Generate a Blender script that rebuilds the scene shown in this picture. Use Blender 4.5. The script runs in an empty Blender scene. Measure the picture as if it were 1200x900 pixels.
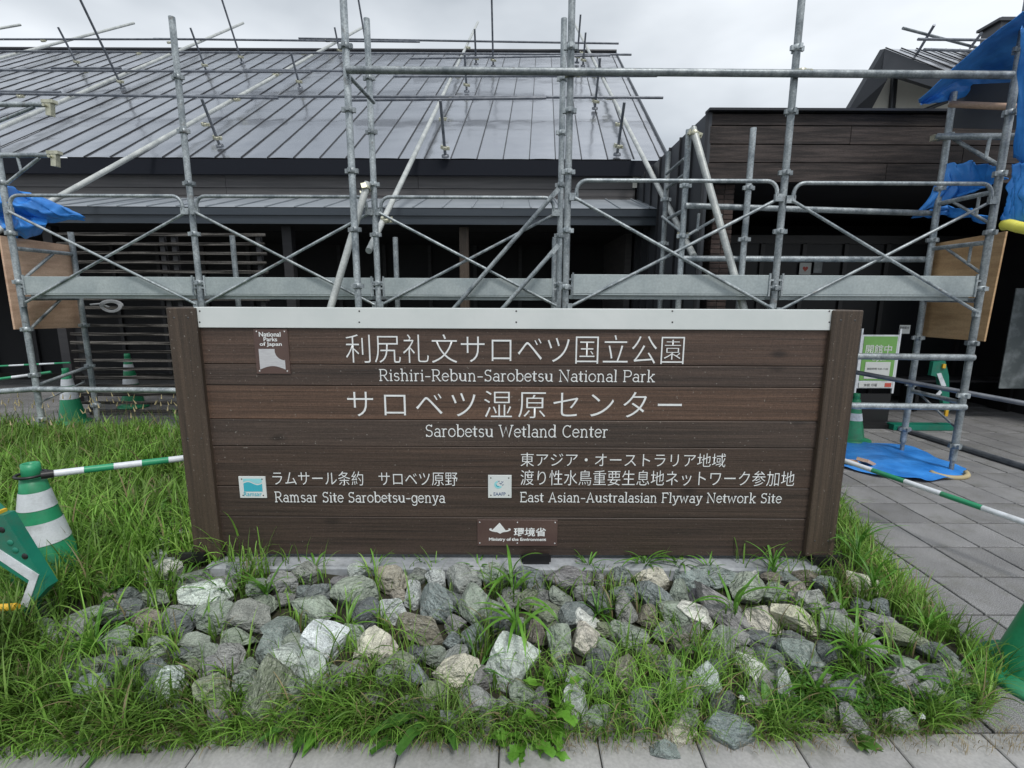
import bpy, math, random
import numpy as np
from mathutils import Vector, Matrix, noise
random.seed(7)
rng = np.random.default_rng(7)
sc = bpy.context.scene
R = math.radians

# ------------------------------------------------------------------ camera, world, sun, exposure
FPX, CX, CY = 580.0, 603.0, 450.0
CAM = Vector((0, 0, 1.6))
cd = bpy.data.cameras.new('camera')
cd.sensor_width = 36.0
cd.lens = 36.0 * FPX / 1200.0
cd.shift_x = -(CX - 600) / 1200
cd.clip_start, cd.clip_end = 0.05, 2000
cam = bpy.data.objects.new('camera', cd)
sc.collection.objects.link(cam)
MC = Matrix.Translation(CAM) @ Matrix.Rotation(R(80), 4, 'X') @ Matrix.Rotation(R(0.25), 4, 'Z')
cam.matrix_world = MC
sc.camera = cam
MC3 = MC.to_3x3()

def ray(px, py):
    return (MC3 @ Vector(((px - CX) / FPX, -(py - CY) / FPX, -1.0)))
def at(px, py, Y):
    d = ray(px, py)
    return CAM + d * (Y / d.y)
def atz(px, py, z):
    d = ray(px, py)
    return CAM + d * ((z - CAM.z) / d.z)
def onplane(px, py, p0, n):
    d = ray(px, py)
    return CAM + d * ((p0 - CAM).dot(n) / d.dot(n))
def project(p):
    q = MC.inverted() @ Vector(p)
    return (CX + q.x / -q.z * FPX, CY - q.y / -q.z * FPX, -q.z)
MCI = MC.inverted()

w = bpy.data.worlds.new('World')
sc.world = w
w.use_nodes = True
nt = w.node_tree
nt.nodes.clear()
wo = nt.nodes.new('ShaderNodeOutputWorld')
sky = nt.nodes.new('ShaderNodeTexSky'); sky.sky_type = 'NISHITA'; sky.sun_disc = False
SUN_EL, SUN_AZ = 58, 25
sky.sun_elevation = R(SUN_EL); sky.sun_rotation = R(180 + SUN_AZ)
b1 = nt.nodes.new('ShaderNodeBackground'); b1.inputs[1].default_value = 0.08
b2 = nt.nodes.new('ShaderNodeBackground'); b2.inputs[1].default_value = 1.0
tc = nt.nodes.new('ShaderNodeTexCoord')
mp = nt.nodes.new('ShaderNodeMapping'); mp.inputs['Scale'].default_value = (1.0, 1.0, 2.4); mp.inputs['Location'].default_value = (0.35, 0.9, 0.2)
nz = nt.nodes.new('ShaderNodeTexNoise'); nz.inputs['Scale'].default_value = 1.7; nz.inputs['Detail'].default_value = 5; nz.inputs['Roughness'].default_value = .45
cr = nt.nodes.new('ShaderNodeValToRGB')
cr.color_ramp.elements[0].position = .36; cr.color_ramp.elements[0].color = (.36, .395, .43, 1)
cr.color_ramp.elements[1].position = .64; cr.color_ramp.elements[1].color = (.76, .795, .83, 1)
mx = nt.nodes.new('ShaderNodeMixShader'); mx.inputs[0].default_value = 0.90
L = nt.links.new
L(tc.outputs['Generated'], mp.inputs[0]); L(mp.outputs[0], nz.inputs['Vector']); L(nz.outputs[0], cr.inputs[0])
L(cr.outputs[0], b2.inputs[0]); L(sky.outputs[0], b1.inputs[0])
L(b1.outputs[0], mx.inputs[1]); L(b2.outputs[0], mx.inputs[2]); L(mx.outputs[0], wo.inputs[0])

sl = bpy.data.lights.new('sun', 'SUN'); sl.energy = 1.5; sl.angle = R(12); sl.color = (1, .97, .93)
so = bpy.data.objects.new('sun', sl); sc.collection.objects.link(so)
so.rotation_euler = (R(90 - SUN_EL), 0, R(SUN_AZ))
sc.view_settings.view_transform = 'Standard'; sc.view_settings.look = 'None'
sc.view_settings.exposure = 0.50; sc.view_settings.gamma = 1

# ------------------------------------------------------------------ materials
def mat(name, base, rough=.6, metal=0.0, spec=.5, var=None, nscale=4.0, stretch=(1, 1, 1), bump=0.0, bscale=None,
        detail=6, coords='Object', rnd=0.0, objcol=False, ramp=(.35, .65), fine=None, bdist=.01, attr=None):
    m = bpy.data.materials.new(name); m.use_nodes = True
    n = m.node_tree; P = n.nodes['Principled BSDF']; K = n.links.new
    P.inputs['Roughness'].default_value = rough; P.inputs['Metallic'].default_value = metal
    P.inputs['Specular IOR Level'].default_value = spec
    t = n.nodes.new('ShaderNodeTexCoord'); mp = n.nodes.new('ShaderNodeMapping'); mp.inputs['Scale'].default_value = stretch
    K(t.outputs[coords], mp.inputs[0])
    oi = n.nodes.new('ShaderNodeObjectInfo')
    off = n.nodes.new('ShaderNodeVectorMath'); off.operation = 'SCALE'; off.inputs[0].default_value = (13, 7, 5)
    K(oi.outputs['Random'], off.inputs['Scale'])
    ad = n.nodes.new('ShaderNodeVectorMath'); K(mp.outputs[0], ad.inputs[0]); K(off.outputs[0], ad.inputs[1])
    vec = ad.outputs[0]
    col = None
    if var:
        nz = n.nodes.new('ShaderNodeTexNoise'); nz.inputs['Scale'].default_value = nscale; nz.inputs['Detail'].default_value = detail
        nz.inputs['Roughness'].default_value = .6
        K(vec, nz.inputs['Vector'])
        r = n.nodes.new('ShaderNodeValToRGB'); r.color_ramp.elements[0].position = ramp[0]; r.color_ramp.elements[1].position = ramp[1]
        r.color_ramp.elements[0].color = (*base, 1); r.color_ramp.elements[1].color = (*var, 1)
        K(nz.outputs[0], r.inputs[0]); col = r.outputs[0]
    if objcol or attr:
        mm = n.nodes.new('ShaderNodeMix'); mm.data_type = 'RGBA'; mm.blend_type = 'MULTIPLY'; mm.inputs[0].default_value = 1
        if attr:
            a = n.nodes.new('ShaderNodeAttribute'); a.attribute_name = attr; K(a.outputs['Color'], mm.inputs[6])
        else:
            K(oi.outputs['Color'], mm.inputs[6])
        if col: K(col, mm.inputs[7])
        else: mm.inputs[7].default_value = (*base, 1)
        col = mm.outputs[2]
    if rnd:
        hs = n.nodes.new('ShaderNodeHueSaturation'); mr = n.nodes.new('ShaderNodeMapRange')
        mr.inputs['To Min'].default_value = 1 - rnd; mr.inputs['To Max'].default_value = 1 + rnd
        K(oi.outputs['Random'], mr.inputs[0]); K(mr.outputs[0], hs.inputs['Value'])
        if col: K(col, hs.inputs['Color'])
        else: hs.inputs['Color'].default_value = (*base, 1)
        col = hs.outputs[0]
    if fine:   # (scale, amount): fine speckle
        f = n.nodes.new('ShaderNodeTexNoise'); f.inputs['Scale'].default_value = fine[0]; f.inputs['Detail'].default_value = 2
        K(t.outputs[coords], f.inputs['Vector'])
        mr = n.nodes.new('ShaderNodeMapRange'); mr.inputs['From Min'].default_value = .3; mr.inputs['From Max'].default_value = .7
        mr.inputs['To Min'].default_value = 1 - fine[1]; mr.inputs['To Max'].default_value = 1 + fine[1]
        K(f.outputs[0], mr.inputs[0])
        hs = n.nodes.new('ShaderNodeHueSaturation'); K(mr.outputs[0], hs.inputs['Value'])
        if col: K(col, hs.inputs['Color'])
        else: hs.inputs['Color'].default_value = (*base, 1)
        col = hs.outputs[0]
    if col: K(col, P.inputs['Base Color'])
    else: P.inputs['Base Color'].default_value = (*base, 1)
    if bump:
        bn = n.nodes.new('ShaderNodeTexNoise'); bn.inputs['Scale'].default_value = bscale or nscale * 3; bn.inputs['Detail'].default_value = 6
        K(vec, bn.inputs['Vector'])
        bb = n.nodes.new('ShaderNodeBump'); bb.inputs['Strength'].default_value = bump; bb.inputs['Distance'].default_value = bdist
        K(bn.outputs[0], bb.inputs['Height']); K(bb.outputs[0], P.inputs['Normal'])
    return m

M = {}
M['sign_wood'] = mat('stained sign wood', (.034, .0250, .0200), .55, var=(.098, .068, .052), nscale=3.2, stretch=(.32, 3, 20), bump=.45, bscale=9, rnd=.12, objcol=True, ramp=(.3, .74), fine=(150, .2), bdist=.004, detail=9)
M['post_wood'] = mat('stained post wood', (.036, .026, .019), .55, var=(.094, .066, .046), nscale=3.2, stretch=(18, 3, .35), bump=.45, bscale=9, rnd=.12, ramp=(.3, .74), fine=(150, .2), bdist=.004, detail=9)
M['cap'] = mat('white painted metal cap', (.62, .66, .65), .35, var=(.70, .73, .72), nscale=3, rnd=.02)
M['white'] = mat('white lettering paint', (.80, .82, .82), .5, var=(.72, .74, .74), nscale=40)
M['steel'] = mat('galvanised steel', (.17, .20, .22), .45, metal=.35, var=(.43, .47, .485), nscale=9, stretch=(1, 1, .6), rnd=.2, bump=.10, bscale=60, fine=(70, .25), detail=9)
M['steel_plank'] = mat('galvanised plank steel', (.34, .39, .40), .45, metal=.3, var=(.44, .49, .49), nscale=4, rnd=.08, fine=(50, .09), detail=9)
M['dark_pipe'] = mat('weathered dark steel pipe', (.10, .115, .14), .45, metal=.4, var=(.20, .215, .24), nscale=9, rnd=.15)
M['clamp'] = mat('passivated clamp steel', (.42, .42, .32), .4, metal=.5, var=(.62, .61, .48), nscale=25)
M['tarp'] = mat('blue polyethylene sheet', (.020, .18, .58), .42, var=(.06, .32, .86), nscale=4, bump=.5, bscale=9, bdist=.02)
M['ply'] = mat('plywood', (.48, .31, .215), .7, var=(.66, .46, .33), nscale=2.5, stretch=(1, 1.2, 7), rnd=.05, fine=(70, .08))
M['ply2'] = mat('ochre plywood', (.40, .245, .12), .7, var=(.56, .37, .20), nscale=2.5, stretch=(1, 1.2, 7), fine=(70, .08))
M['fascia'] = mat('slate blue metal fascia', (.030, .040, .052), .4, var=(.042, .053, .066), nscale=2, stretch=(.3, 1, 4), rnd=.05)
M['darkwall'] = mat('dark wall cladding', (.020, .020, .023), .6, var=(.034, .033, .036), nscale=3, stretch=(.4, 1, 6))
M['greywall'] = mat('grey board cladding', (.060, .058, .060), .6, var=(.095, .090, .090), nscale=3, stretch=(.4, 1, 8), rnd=.12)
M['void'] = mat('shade-black interior', (.010, .010, .012), .8, var=(.018, .018, .02), nscale=1)  # walls made near black, deep shade under the roofs put into the colour
M['blackwood'] = mat('charred dark board', (.027, .022, .021), .65, spec=.3, var=(.105, .082, .074), nscale=2.6, stretch=(.8, 2, 13), rnd=.18, bump=.3, bscale=10, ramp=(.42, .85), fine=(120, .2))
M['slat'] = mat('weathered slat wood', (.016, .015, .014), .8, spec=.2, var=(.21, .195, .18), nscale=2.6, stretch=(.7, 2, 22), rnd=.35, ramp=(.45, .72), fine=(60, .2))
M['seam'] = mat('dark seam metal', (.030, .032, .037), .4, metal=.3)
M['sidemetal'] = mat('dark standing seam wall', (.050, .055, .064), .45, metal=.2, var=(.065, .07, .08), nscale=1, rnd=.08)
M['brick'] = mat('red brown brick', (.032, .023, .021), .85, var=(.075, .050, .043), nscale=8, rnd=.35, bump=.3)
M['mortar'] = mat('mortar', (.06, .055, .052), .9)
M['black'] = mat('black plastic', (.012, .012, .013), .4)
M['paver'] = mat('granular concrete paver', (.165, .165, .168), .85, var=(.235, .235, .237), nscale=2.2, rnd=.14, bump=.5, bscale=120, fine=(230, .75), bdist=.004)
M['joint'] = mat('paving joint', (.022, .022, .02), .9, var=(.05, .048, .036), nscale=9)
M['kerb'] = mat('smooth concrete', (.27, .27, .268), .8, var=(.36, .355, .35), nscale=4, rnd=.07, bump=.25, bscale=40, fine=(90, .1), bdist=.003)
M['plinth'] = mat('cast plinth concrete', (.20, .22, .24), .65, var=(.42, .44, .46), nscale=4, stretch=(.7, 1, 2), fine=(40, .12))
M['soil'] = mat('shade-darkened soil', (.018, .017, .011), .95, var=(.045, .044, .024), nscale=9, bump=.6, bscale=40)  # near black so the gaps between stones carry painted shade
M['cone'] = mat('green cone plastic', (.015, .225, .10), .42, var=(.03, .31, .15), nscale=3, fine=(50, .06))
M['refl'] = mat('white reflective band', (.62, .66, .70), .38, var=(.72, .75, .79), nscale=6, fine=(120, .05))
M['barri'] = mat('teal green barricade plastic', (.008, .15, .10), .35, var=(.012, .20, .13), nscale=5)
M['yellow'] = mat('yellow plastic', (.62, .36, .02), .5, var=(.72, .46, .04), nscale=8)
M['lemon'] = mat('yellow foam cover', (.70, .66, .08), .6, var=(.8, .76, .14), nscale=8)
M['green_print'] = mat('green poster print', (.16, .36, .09), .5, var=(.18, .40, .11), nscale=5)
M['paper'] = mat('white paper', (.62, .64, .62), .6)
M['red'] = mat('red print', (.55, .09, .06), .5)
M['cyan'] = mat('cyan print', (.05, .42, .52), .4)
M['lcyan'] = mat('light cyan print', (.30, .66, .70), .4)
M['navy'] = mat('navy print', (.03, .08, .22), .4)
M['plaque'] = mat('brown plaque', (.085, .052, .046), .4, var=(.11, .07, .06), nscale=5)
M['silver'] = mat('pale silver print', (.48, .48, .50), .4, var=(.56, .57, .58), nscale=30, stretch=(1, 1, 6))
M['white_wall'] = mat('white plaster', (.66, .65, .58), .8, var=(.72, .71, .64), nscale=2)
M['rope'] = mat('grey rope', (.28, .29, .30), .8)
M['screw'] = mat('screw head', (.10, .10, .10), .4, metal=.8)
M['lscrew'] = mat('bright screw head', (.65, .65, .65), .35, metal=.6)
M['rock'] = mat('rock', (.74, .75, .73), .8, var=(1.55, 1.56, 1.50), nscale=1.6, objcol=True, bump=.85, bscale=3.4, ramp=(.3, .7), fine=(20, .32), bdist=.06, coords='Object', detail=7)
M['grass'] = mat('grass blades', (.75, .75, .75), .5, spec=.35, var=(1.15, 1.15, 1.15), nscale=2, attr='tint')
M['leaf'] = mat('weed leaves', (.075, .205, .022), .42, var=(.14, .33, .05), nscale=14, objcol=True, bump=.4, bscale=40)
M['straw'] = mat('dry straw', (.34, .28, .15), .8, var=(.45, .38, .22), nscale=5)
# leaves let light through
for k in ('grass', 'leaf'):
    n = M[k].node_tree; P = n.nodes['Principled BSDF']
    tr = n.nodes.new('ShaderNodeBsdfTranslucent'); ms = n.nodes.new('ShaderNodeMixShader'); ms.inputs[0].default_value = .35
    src = P.inputs['Base Color'].links[0].from_socket
    n.links.new(src, tr.inputs[0]); n.links.new(P.outputs[0], ms.inputs[1]); n.links.new(tr.outputs[0], ms.inputs[2])
    n.links.new(ms.outputs[0], n.nodes['Material Output'].inputs[0])
def overlay(m, kind):
    n = m.node_tree; P = n.nodes['Principled BSDF']; src = P.inputs['Base Color'].links[0].from_socket
    t = n.nodes.new('ShaderNodeTexCoord'); oi = n.nodes.new('ShaderNodeObjectInfo')
    sc2 = n.nodes.new('ShaderNodeVectorMath'); sc2.operation = 'SCALE'; sc2.inputs[0].default_value = (17, 3, 11); n.links.new(oi.outputs['Random'], sc2.inputs['Scale'])
    ad = n.nodes.new('ShaderNodeVectorMath'); n.links.new(t.outputs['Object'], ad.inputs[0]); n.links.new(sc2.outputs[0], ad.inputs[1])
    mp = n.nodes.new('ShaderNodeMapping'); n.links.new(ad.outputs[0], mp.inputs[0])
    mr = n.nodes.new('ShaderNodeMapRange'); mxx = n.nodes.new('ShaderNodeMix'); mxx.data_type = 'RGBA'
    if kind == 'knot':
        mp.inputs['Scale'].default_value = (2.1, .3, 4.6); v = n.nodes.new('ShaderNodeTexVoronoi'); v.inputs['Scale'].default_value = 1.0
        mr.inputs['From Min'].default_value = .04; mr.inputs['From Max'].default_value = .13; mr.inputs['To Min'].default_value = .8; mr.inputs['To Max'].default_value = 0
        n.links.new(mp.outputs[0], v.inputs['Vector']); n.links.new(v.outputs['Distance'], mr.inputs[0]); mxx.inputs[7].default_value = (.016, .011, .009, 1)
    elif kind == 'speck':
        mp.inputs['Scale'].default_value = (1, 1, 1); v = n.nodes.new('ShaderNodeTexNoise'); v.inputs['Scale'].default_value = 75; v.inputs['Detail'].default_value = 1
        mr.inputs['From Min'].default_value = .72; mr.inputs['From Max'].default_value = .79; mr.inputs['To Max'].default_value = .55
        n.links.new(mp.outputs[0], v.inputs['Vector']); n.links.new(v.outputs[0], mr.inputs[0]); mxx.inputs[7].default_value = (.30, .28, .25, 1)
    elif kind == 'rust':
        v = n.nodes.new('ShaderNodeTexNoise'); v.inputs['Scale'].default_value = 11; v.inputs['Detail'].default_value = 6
        mr.inputs['From Min'].default_value = .64; mr.inputs['From Max'].default_value = .74; mr.inputs['To Max'].default_value = .5
        n.links.new(mp.outputs[0], v.inputs['Vector']); n.links.new(v.outputs[0], mr.inputs[0]); mxx.inputs[7].default_value = (.14, .10, .075, 1)
    elif kind == 'dirt':
        v = n.nodes.new('ShaderNodeTexNoise'); v.inputs['Scale'].default_value = 5; v.inputs['Detail'].default_value = 8; v.inputs['Roughness'].default_value = .7
        mr.inputs['From Min'].default_value = .5; mr.inputs['From Max'].default_value = .72; mr.inputs['To Max'].default_value = .55
        n.links.new(mp.outputs[0], v.inputs['Vector']); n.links.new(v.outputs[0], mr.inputs[0]); mxx.inputs[7].default_value = (.10, .10, .075, 1)
    elif kind == 'vein':
        mp.inputs['Scale'].default_value = (1.5, 1.5, 3); v = n.nodes.new('ShaderNodeTexNoise'); v.inputs['Scale'].default_value = 1.3; v.inputs['Detail'].default_value = 5; v.inputs['Distortion'].default_value = 1.2
        mr.inputs['From Min'].default_value = .0; mr.inputs['From Max'].default_value = .018; mr.inputs['To Min'].default_value = .55; mr.inputs['To Max'].default_value = 0
        ab = n.nodes.new('ShaderNodeMath'); ab.operation = 'SUBTRACT'; ab.inputs[1].default_value = .5; a2 = n.nodes.new('ShaderNodeMath'); a2.operation = 'ABSOLUTE'
        n.links.new(mp.outputs[0], v.inputs['Vector']); n.links.new(v.outputs[0], ab.inputs[0]); n.links.new(ab.outputs[0], a2.inputs[0]); n.links.new(a2.outputs[0], mr.inputs[0]); mxx.inputs[7].default_value = (.50, .50, .46, 1)
    n.links.new(mr.outputs[0], mxx.inputs[0]); n.links.new(src, mxx.inputs[6]); n.links.new(mxx.outputs[2], P.inputs['Base Color'])
overlay(M['sign_wood'], 'knot'); overlay(M['sign_wood'], 'speck'); overlay(M['post_wood'], 'speck')
overlay(M['steel'], 'rust'); overlay(M['cone'], 'dirt'); overlay(M['refl'], 'dirt'); overlay(M['barri'], 'dirt'); overlay(M['rock'], 'vein')
overlay(M['paver'], 'dirt'); overlay(M['kerb'], 'dirt'); overlay(M['plinth'], 'dirt')
# roof: dark glossy painted sheet with oil-canning waves
m = mat('dark glossy roof sheet', (.40, .42, .46), .19, spec=.6, var=(.46, .48, .52), nscale=.8, rnd=.06)
n = m.node_tree; P = n.nodes['Principled BSDF']
P.inputs['Metallic'].default_value = .85
t = n.nodes['Texture Coordinate'] if 'Texture Coordinate' in n.nodes else n.nodes.new('ShaderNodeTexCoord')
mpp = n.nodes.new('ShaderNodeMapping'); mpp.inputs['Scale'].default_value = (1.4, 1.8, 1.8)
nn = n.nodes.new('ShaderNodeTexNoise'); nn.inputs['Scale'].default_value = 1.3; nn.inputs['Detail'].default_value = 1.5
oi = n.nodes.new('ShaderNodeObjectInfo'); ad = n.nodes.new('ShaderNodeVectorMath'); sc_ = n.nodes.new('ShaderNodeVectorMath'); sc_.operation = 'SCALE'
sc_.inputs[0].default_value = (9, 1, 1)
n.links.new(oi.outputs['Random'], sc_.inputs['Scale']); n.links.new(t.outputs['Object'], mpp.inputs[0])
n.links.new(mpp.outputs[0], ad.inputs[0]); n.links.new(sc_.outputs[0], ad.inputs[1]); n.links.new(ad.outputs[0], nn.inputs['Vector'])
bb = n.nodes.new('ShaderNodeBump'); bb.inputs['Strength'].default_value = .45; bb.inputs['Distance'].default_value = .04
n.links.new(nn.outputs[0], bb.inputs['Height']); n.links.new(bb.outputs[0], P.inputs['Normal'])
M['roof'] = m
M['pale_tube'] = mat('pale newer tube steel', (.36, .385, .38), .45, metal=.25, var=(.54, .56, .54), nscale=7, fine=(60, .12))
M['darkfascia'] = mat('near black fascia metal', (.012, .014, .020), .75, spec=.15)
M['canopy'] = mat('pale grey canopy sheet', (.26, .29, .32), .5, metal=.2, var=(.32, .35, .38), nscale=2)
m = mat('dim window glass', (.012, .013, .015), .3, spec=.25)
M['glass'] = m
m = mat('pale glassy mottle', (.12, .14, .145), .3, var=(.30, .33, .34), nscale=5, ramp=(.45, .7)); M['pale_mottle'] = m  # pale mottle painted in as the entrance glass reflection; also colours a card

# ------------------------------------------------------------------ mesh helpers
class MB:
    def __init__(s): s.v = []; s.f = []; s.sm = []
    def add(s, vs, fs, smooth=False):
        o = len(s.v); s.v += [tuple(v) for v in vs]; s.f += [tuple(i + o for i in f) for f in fs]; s.sm += [smooth] * len(fs); return s
    def box(s, c, size, rot=None, bev=0.0):
        hx, hy, hz = size[0] / 2, size[1] / 2, size[2] / 2
        c = Vector(c)
        if bev <= 0:
            vs = [Vector((x, y, z)) for x in (-hx, hx) for y in (-hy, hy) for z in (-hz, hz)]
            fs = [(0, 1, 3, 2), (4, 6, 7, 5), (0, 4, 5, 1), (2, 3, 7, 6), (0, 2, 6, 4), (1, 5, 7, 3)]
        else:
            # chamfered top/bottom edges seen from the front: inset rings
            b = min(bev, hx * .45, hy * .45, hz * .45)
            vs = []
            for z, i in ((-hz, b), (-hz + b, 0), (hz - b, 0), (hz, b)):
                a, d = hx - i, hy - i
                q = b if i == 0 else 0.0
                vs += [Vector((-a + q, -d, z)), Vector((a - q, -d, z)), Vector((a, -d + q, z)), Vector((a, d - q, z)),
                       Vector((a - q, d, z)), Vector((-a + q, d, z)), Vector((-a, d - q, z)), Vector((-a, -d + q, z))]
            fs = [tuple(range(7, -1, -1)), tuple(range(24, 32))]
            for k in range(3):
                for j in range(8):
                    fs.append((k * 8 + j, k * 8 + (j + 1) % 8, (k + 1) * 8 + (j + 1) % 8, (k + 1) * 8 + j))
        if rot is not None: vs = [rot @ v for v in vs]
        return s.add([v + c for v in vs], fs)
    def tube(s, a, b, r, n=10, r2=None, cap=True):
        a, b = Vector(a), Vector(b); d = (b - a).normalized()
        u = d.orthogonal().normalized(); w_ = d.cross(u); r2 = r if r2 is None else r2
        vs = []
        for p, rr in ((a, r), (b, r2)):
            for i in range(n):
                t = 2 * math.pi * i / n
                vs.append(p + (u * math.cos(t) + w_ * math.sin(t)) * rr)
        fs = [(i, (i + 1) % n, n + (i + 1) % n, n + i) for i in range(n)]
        s.add(vs, fs, True)
        if cap: s.add(vs, [tuple(range(n - 1, -1, -1)), tuple(range(n, 2 * n))])
        return s
    def path(s, pts, r, n=8):
        pts = [Vector(p) for p in pts]; rings = []
        u = None
        for i, p in enumerate(pts):
            d = (pts[min(i + 1, len(pts) - 1)] - pts[max(i - 1, 0)]).normalized()
            if u is None: u = d.orthogonal().normalized()
            u = (u - d * u.dot(d)).normalized(); w_ = d.cross(u)
            rings += [p + (u * math.cos(2 * math.pi * k / n) + w_ * math.sin(2 * math.pi * k / n)) * r for k in range(n)]
        fs = []
        for i in range(len(pts) - 1):
            for k in range(n):
                fs.append((i * n + k, i * n + (k + 1) % n, (i + 1) * n + (k + 1) % n, (i + 1) * n + k))
        fs += [tuple(range(n - 1, -1, -1)), tuple(range((len(pts) - 1) * n, len(pts) * n))]
        return s.add(rings, fs, True)
    def lathe(s, c, prof, n=28, rot=None):
        vs = []
        for r, z in prof:
            for i in range(n):
                t = 2 * math.pi * i / n; v = Vector((r * math.cos(t), r * math.sin(t), z))
                if rot is not None: v = rot @ v
                vs.append(v + Vector(c))
        fs = []
        for k in range(len(prof) - 1):
            for i in range(n):
                fs.append((k * n + i, k * n + (i + 1) % n, (k + 1) * n + (i + 1) % n, (k + 1) * n + i))
        return s.add(vs, fs, True)
    def prism(s, poly, d):   # poly: 3D planar points, extruded by vector d
        k = len(poly); poly = [Vector(p) for p in poly]; d = Vector(d)
        vs = poly + [p + d for p in poly]
        fs = [tuple(range(k - 1, -1, -1)), tuple(range(k, 2 * k))] + [(i, (i + 1) % k, k + (i + 1) % k, k + i) for i in range(k)]
        return s.add(vs, fs)
    def mesh(s, name, material, org=(0, 0, 0)):
        me = bpy.data.meshes.new(name)
        o = Vector(org)
        me.from_pydata([tuple(Vector(v) - o) for v in s.v], [], s.f)
        me.polygons.foreach_set('use_smooth', s.sm)
        if material: me.materials.append(material)
        me.update(); return me

def wloc(o):
    v = Vector((0, 0, 0))
    while o: v += o.location; o = o.parent
    return v
def part(name, mb, m, parent, label=None, color=None):
    """mb in world coordinates; placed under parent (translations only)"""
    c = Vector(mb.v[0]) if mb.v else Vector((0, 0, 0))
    me = mb.mesh(name, M[m] if isinstance(m, str) else m, c)
    o = bpy.data.objects.new(name, me); sc.collection.objects.link(o)
    o.parent = parent; o.location = c - (wloc(parent) if parent else Vector((0, 0, 0)))
    if label: o['label'] = label
    if color: o.color = (*color, 1)
    return o
def inst(name, me, loc, parent, rot=None, label=None):
    o = bpy.data.objects.new(name, me); sc.collection.objects.link(o); o.parent = parent
    o.location = Vector(loc) - (wloc(parent) if parent else Vector((0, 0, 0)))
    if rot is not None: o.rotation_euler = rot
    if label: o['label'] = label
    return o
def thing(name, label, cat, loc=(0, 0, 0), group=None):
    o = bpy.data.objects.new(name, None); o.empty_display_size = .1
    sc.collection.objects.link(o); o.location = loc; o['label'] = label; o['category'] = cat
    if group: o['group'] = group
    return o
def single(name, mb, m, label, cat, group=None, color=None):
    o = part(name, mb, m, None, label, color); o['category'] = cat
    if group: o['group'] = group
    return o
def struct(name, mb, m, parent=None):
    o = part(name, mb, m, parent); o['kind'] = 'structure'; return o

# text by Blender's built-in font (has the Japanese glyphs), fitted to a pixel box on the plane Y
def text_mesh(txt, thin=0.0, spacing=1.0):
    cu = bpy.data.curves.new('lettering', 'FONT'); cu.body = txt; cu.size = 1; cu.offset = thin; cu.space_character = spacing
    cu.resolution_u = 4; cu.fill_mode = 'FRONT'
    ob = bpy.data.objects.new('lettering', cu); sc.collection.objects.link(ob)
    dg = bpy.context.evaluated_depsgraph_get(); dg.update()
    me = bpy.data.meshes.new_from_object(ob.evaluated_get(dg))
    bpy.data.objects.remove(ob); bpy.data.curves.remove(cu)
    return me
def fit(me, x0, x1, z0, z1, Y):
    n_ = len(me.vertices); co = np.empty(n_ * 3); me.vertices.foreach_get('co', co); co = co.reshape(-1, 3)
    a, b = co.min(0), co.max(0)
    X = x0 + (co[:, 0] - a[0]) / (b[0] - a[0]) * (x1 - x0)
    Z = z0 + (co[:, 1] - a[1]) / (b[1] - a[1]) * (z1 - z0)
    out = np.stack([X - x0, np.full(n_, 0.0), Z - z0], 1)
    me.vertices.foreach_set('co', out.ravel()); me.update(); return (x0, Y, z0)
def put_text(txt, px0, py0, px1, py1, Y, material, parent, thin=0.0, spacing=1.0, name='lettering'):
    A = at(px0, py1, Y); B = at(px1, py0, Y)
    me = text_mesh(txt, thin, spacing); loc = fit(me, A.x, B.x, A.z, B.z, Y)
    me.materials.clear(); me.materials.append(M[material])
    return inst(name, me, loc, parent)

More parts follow.
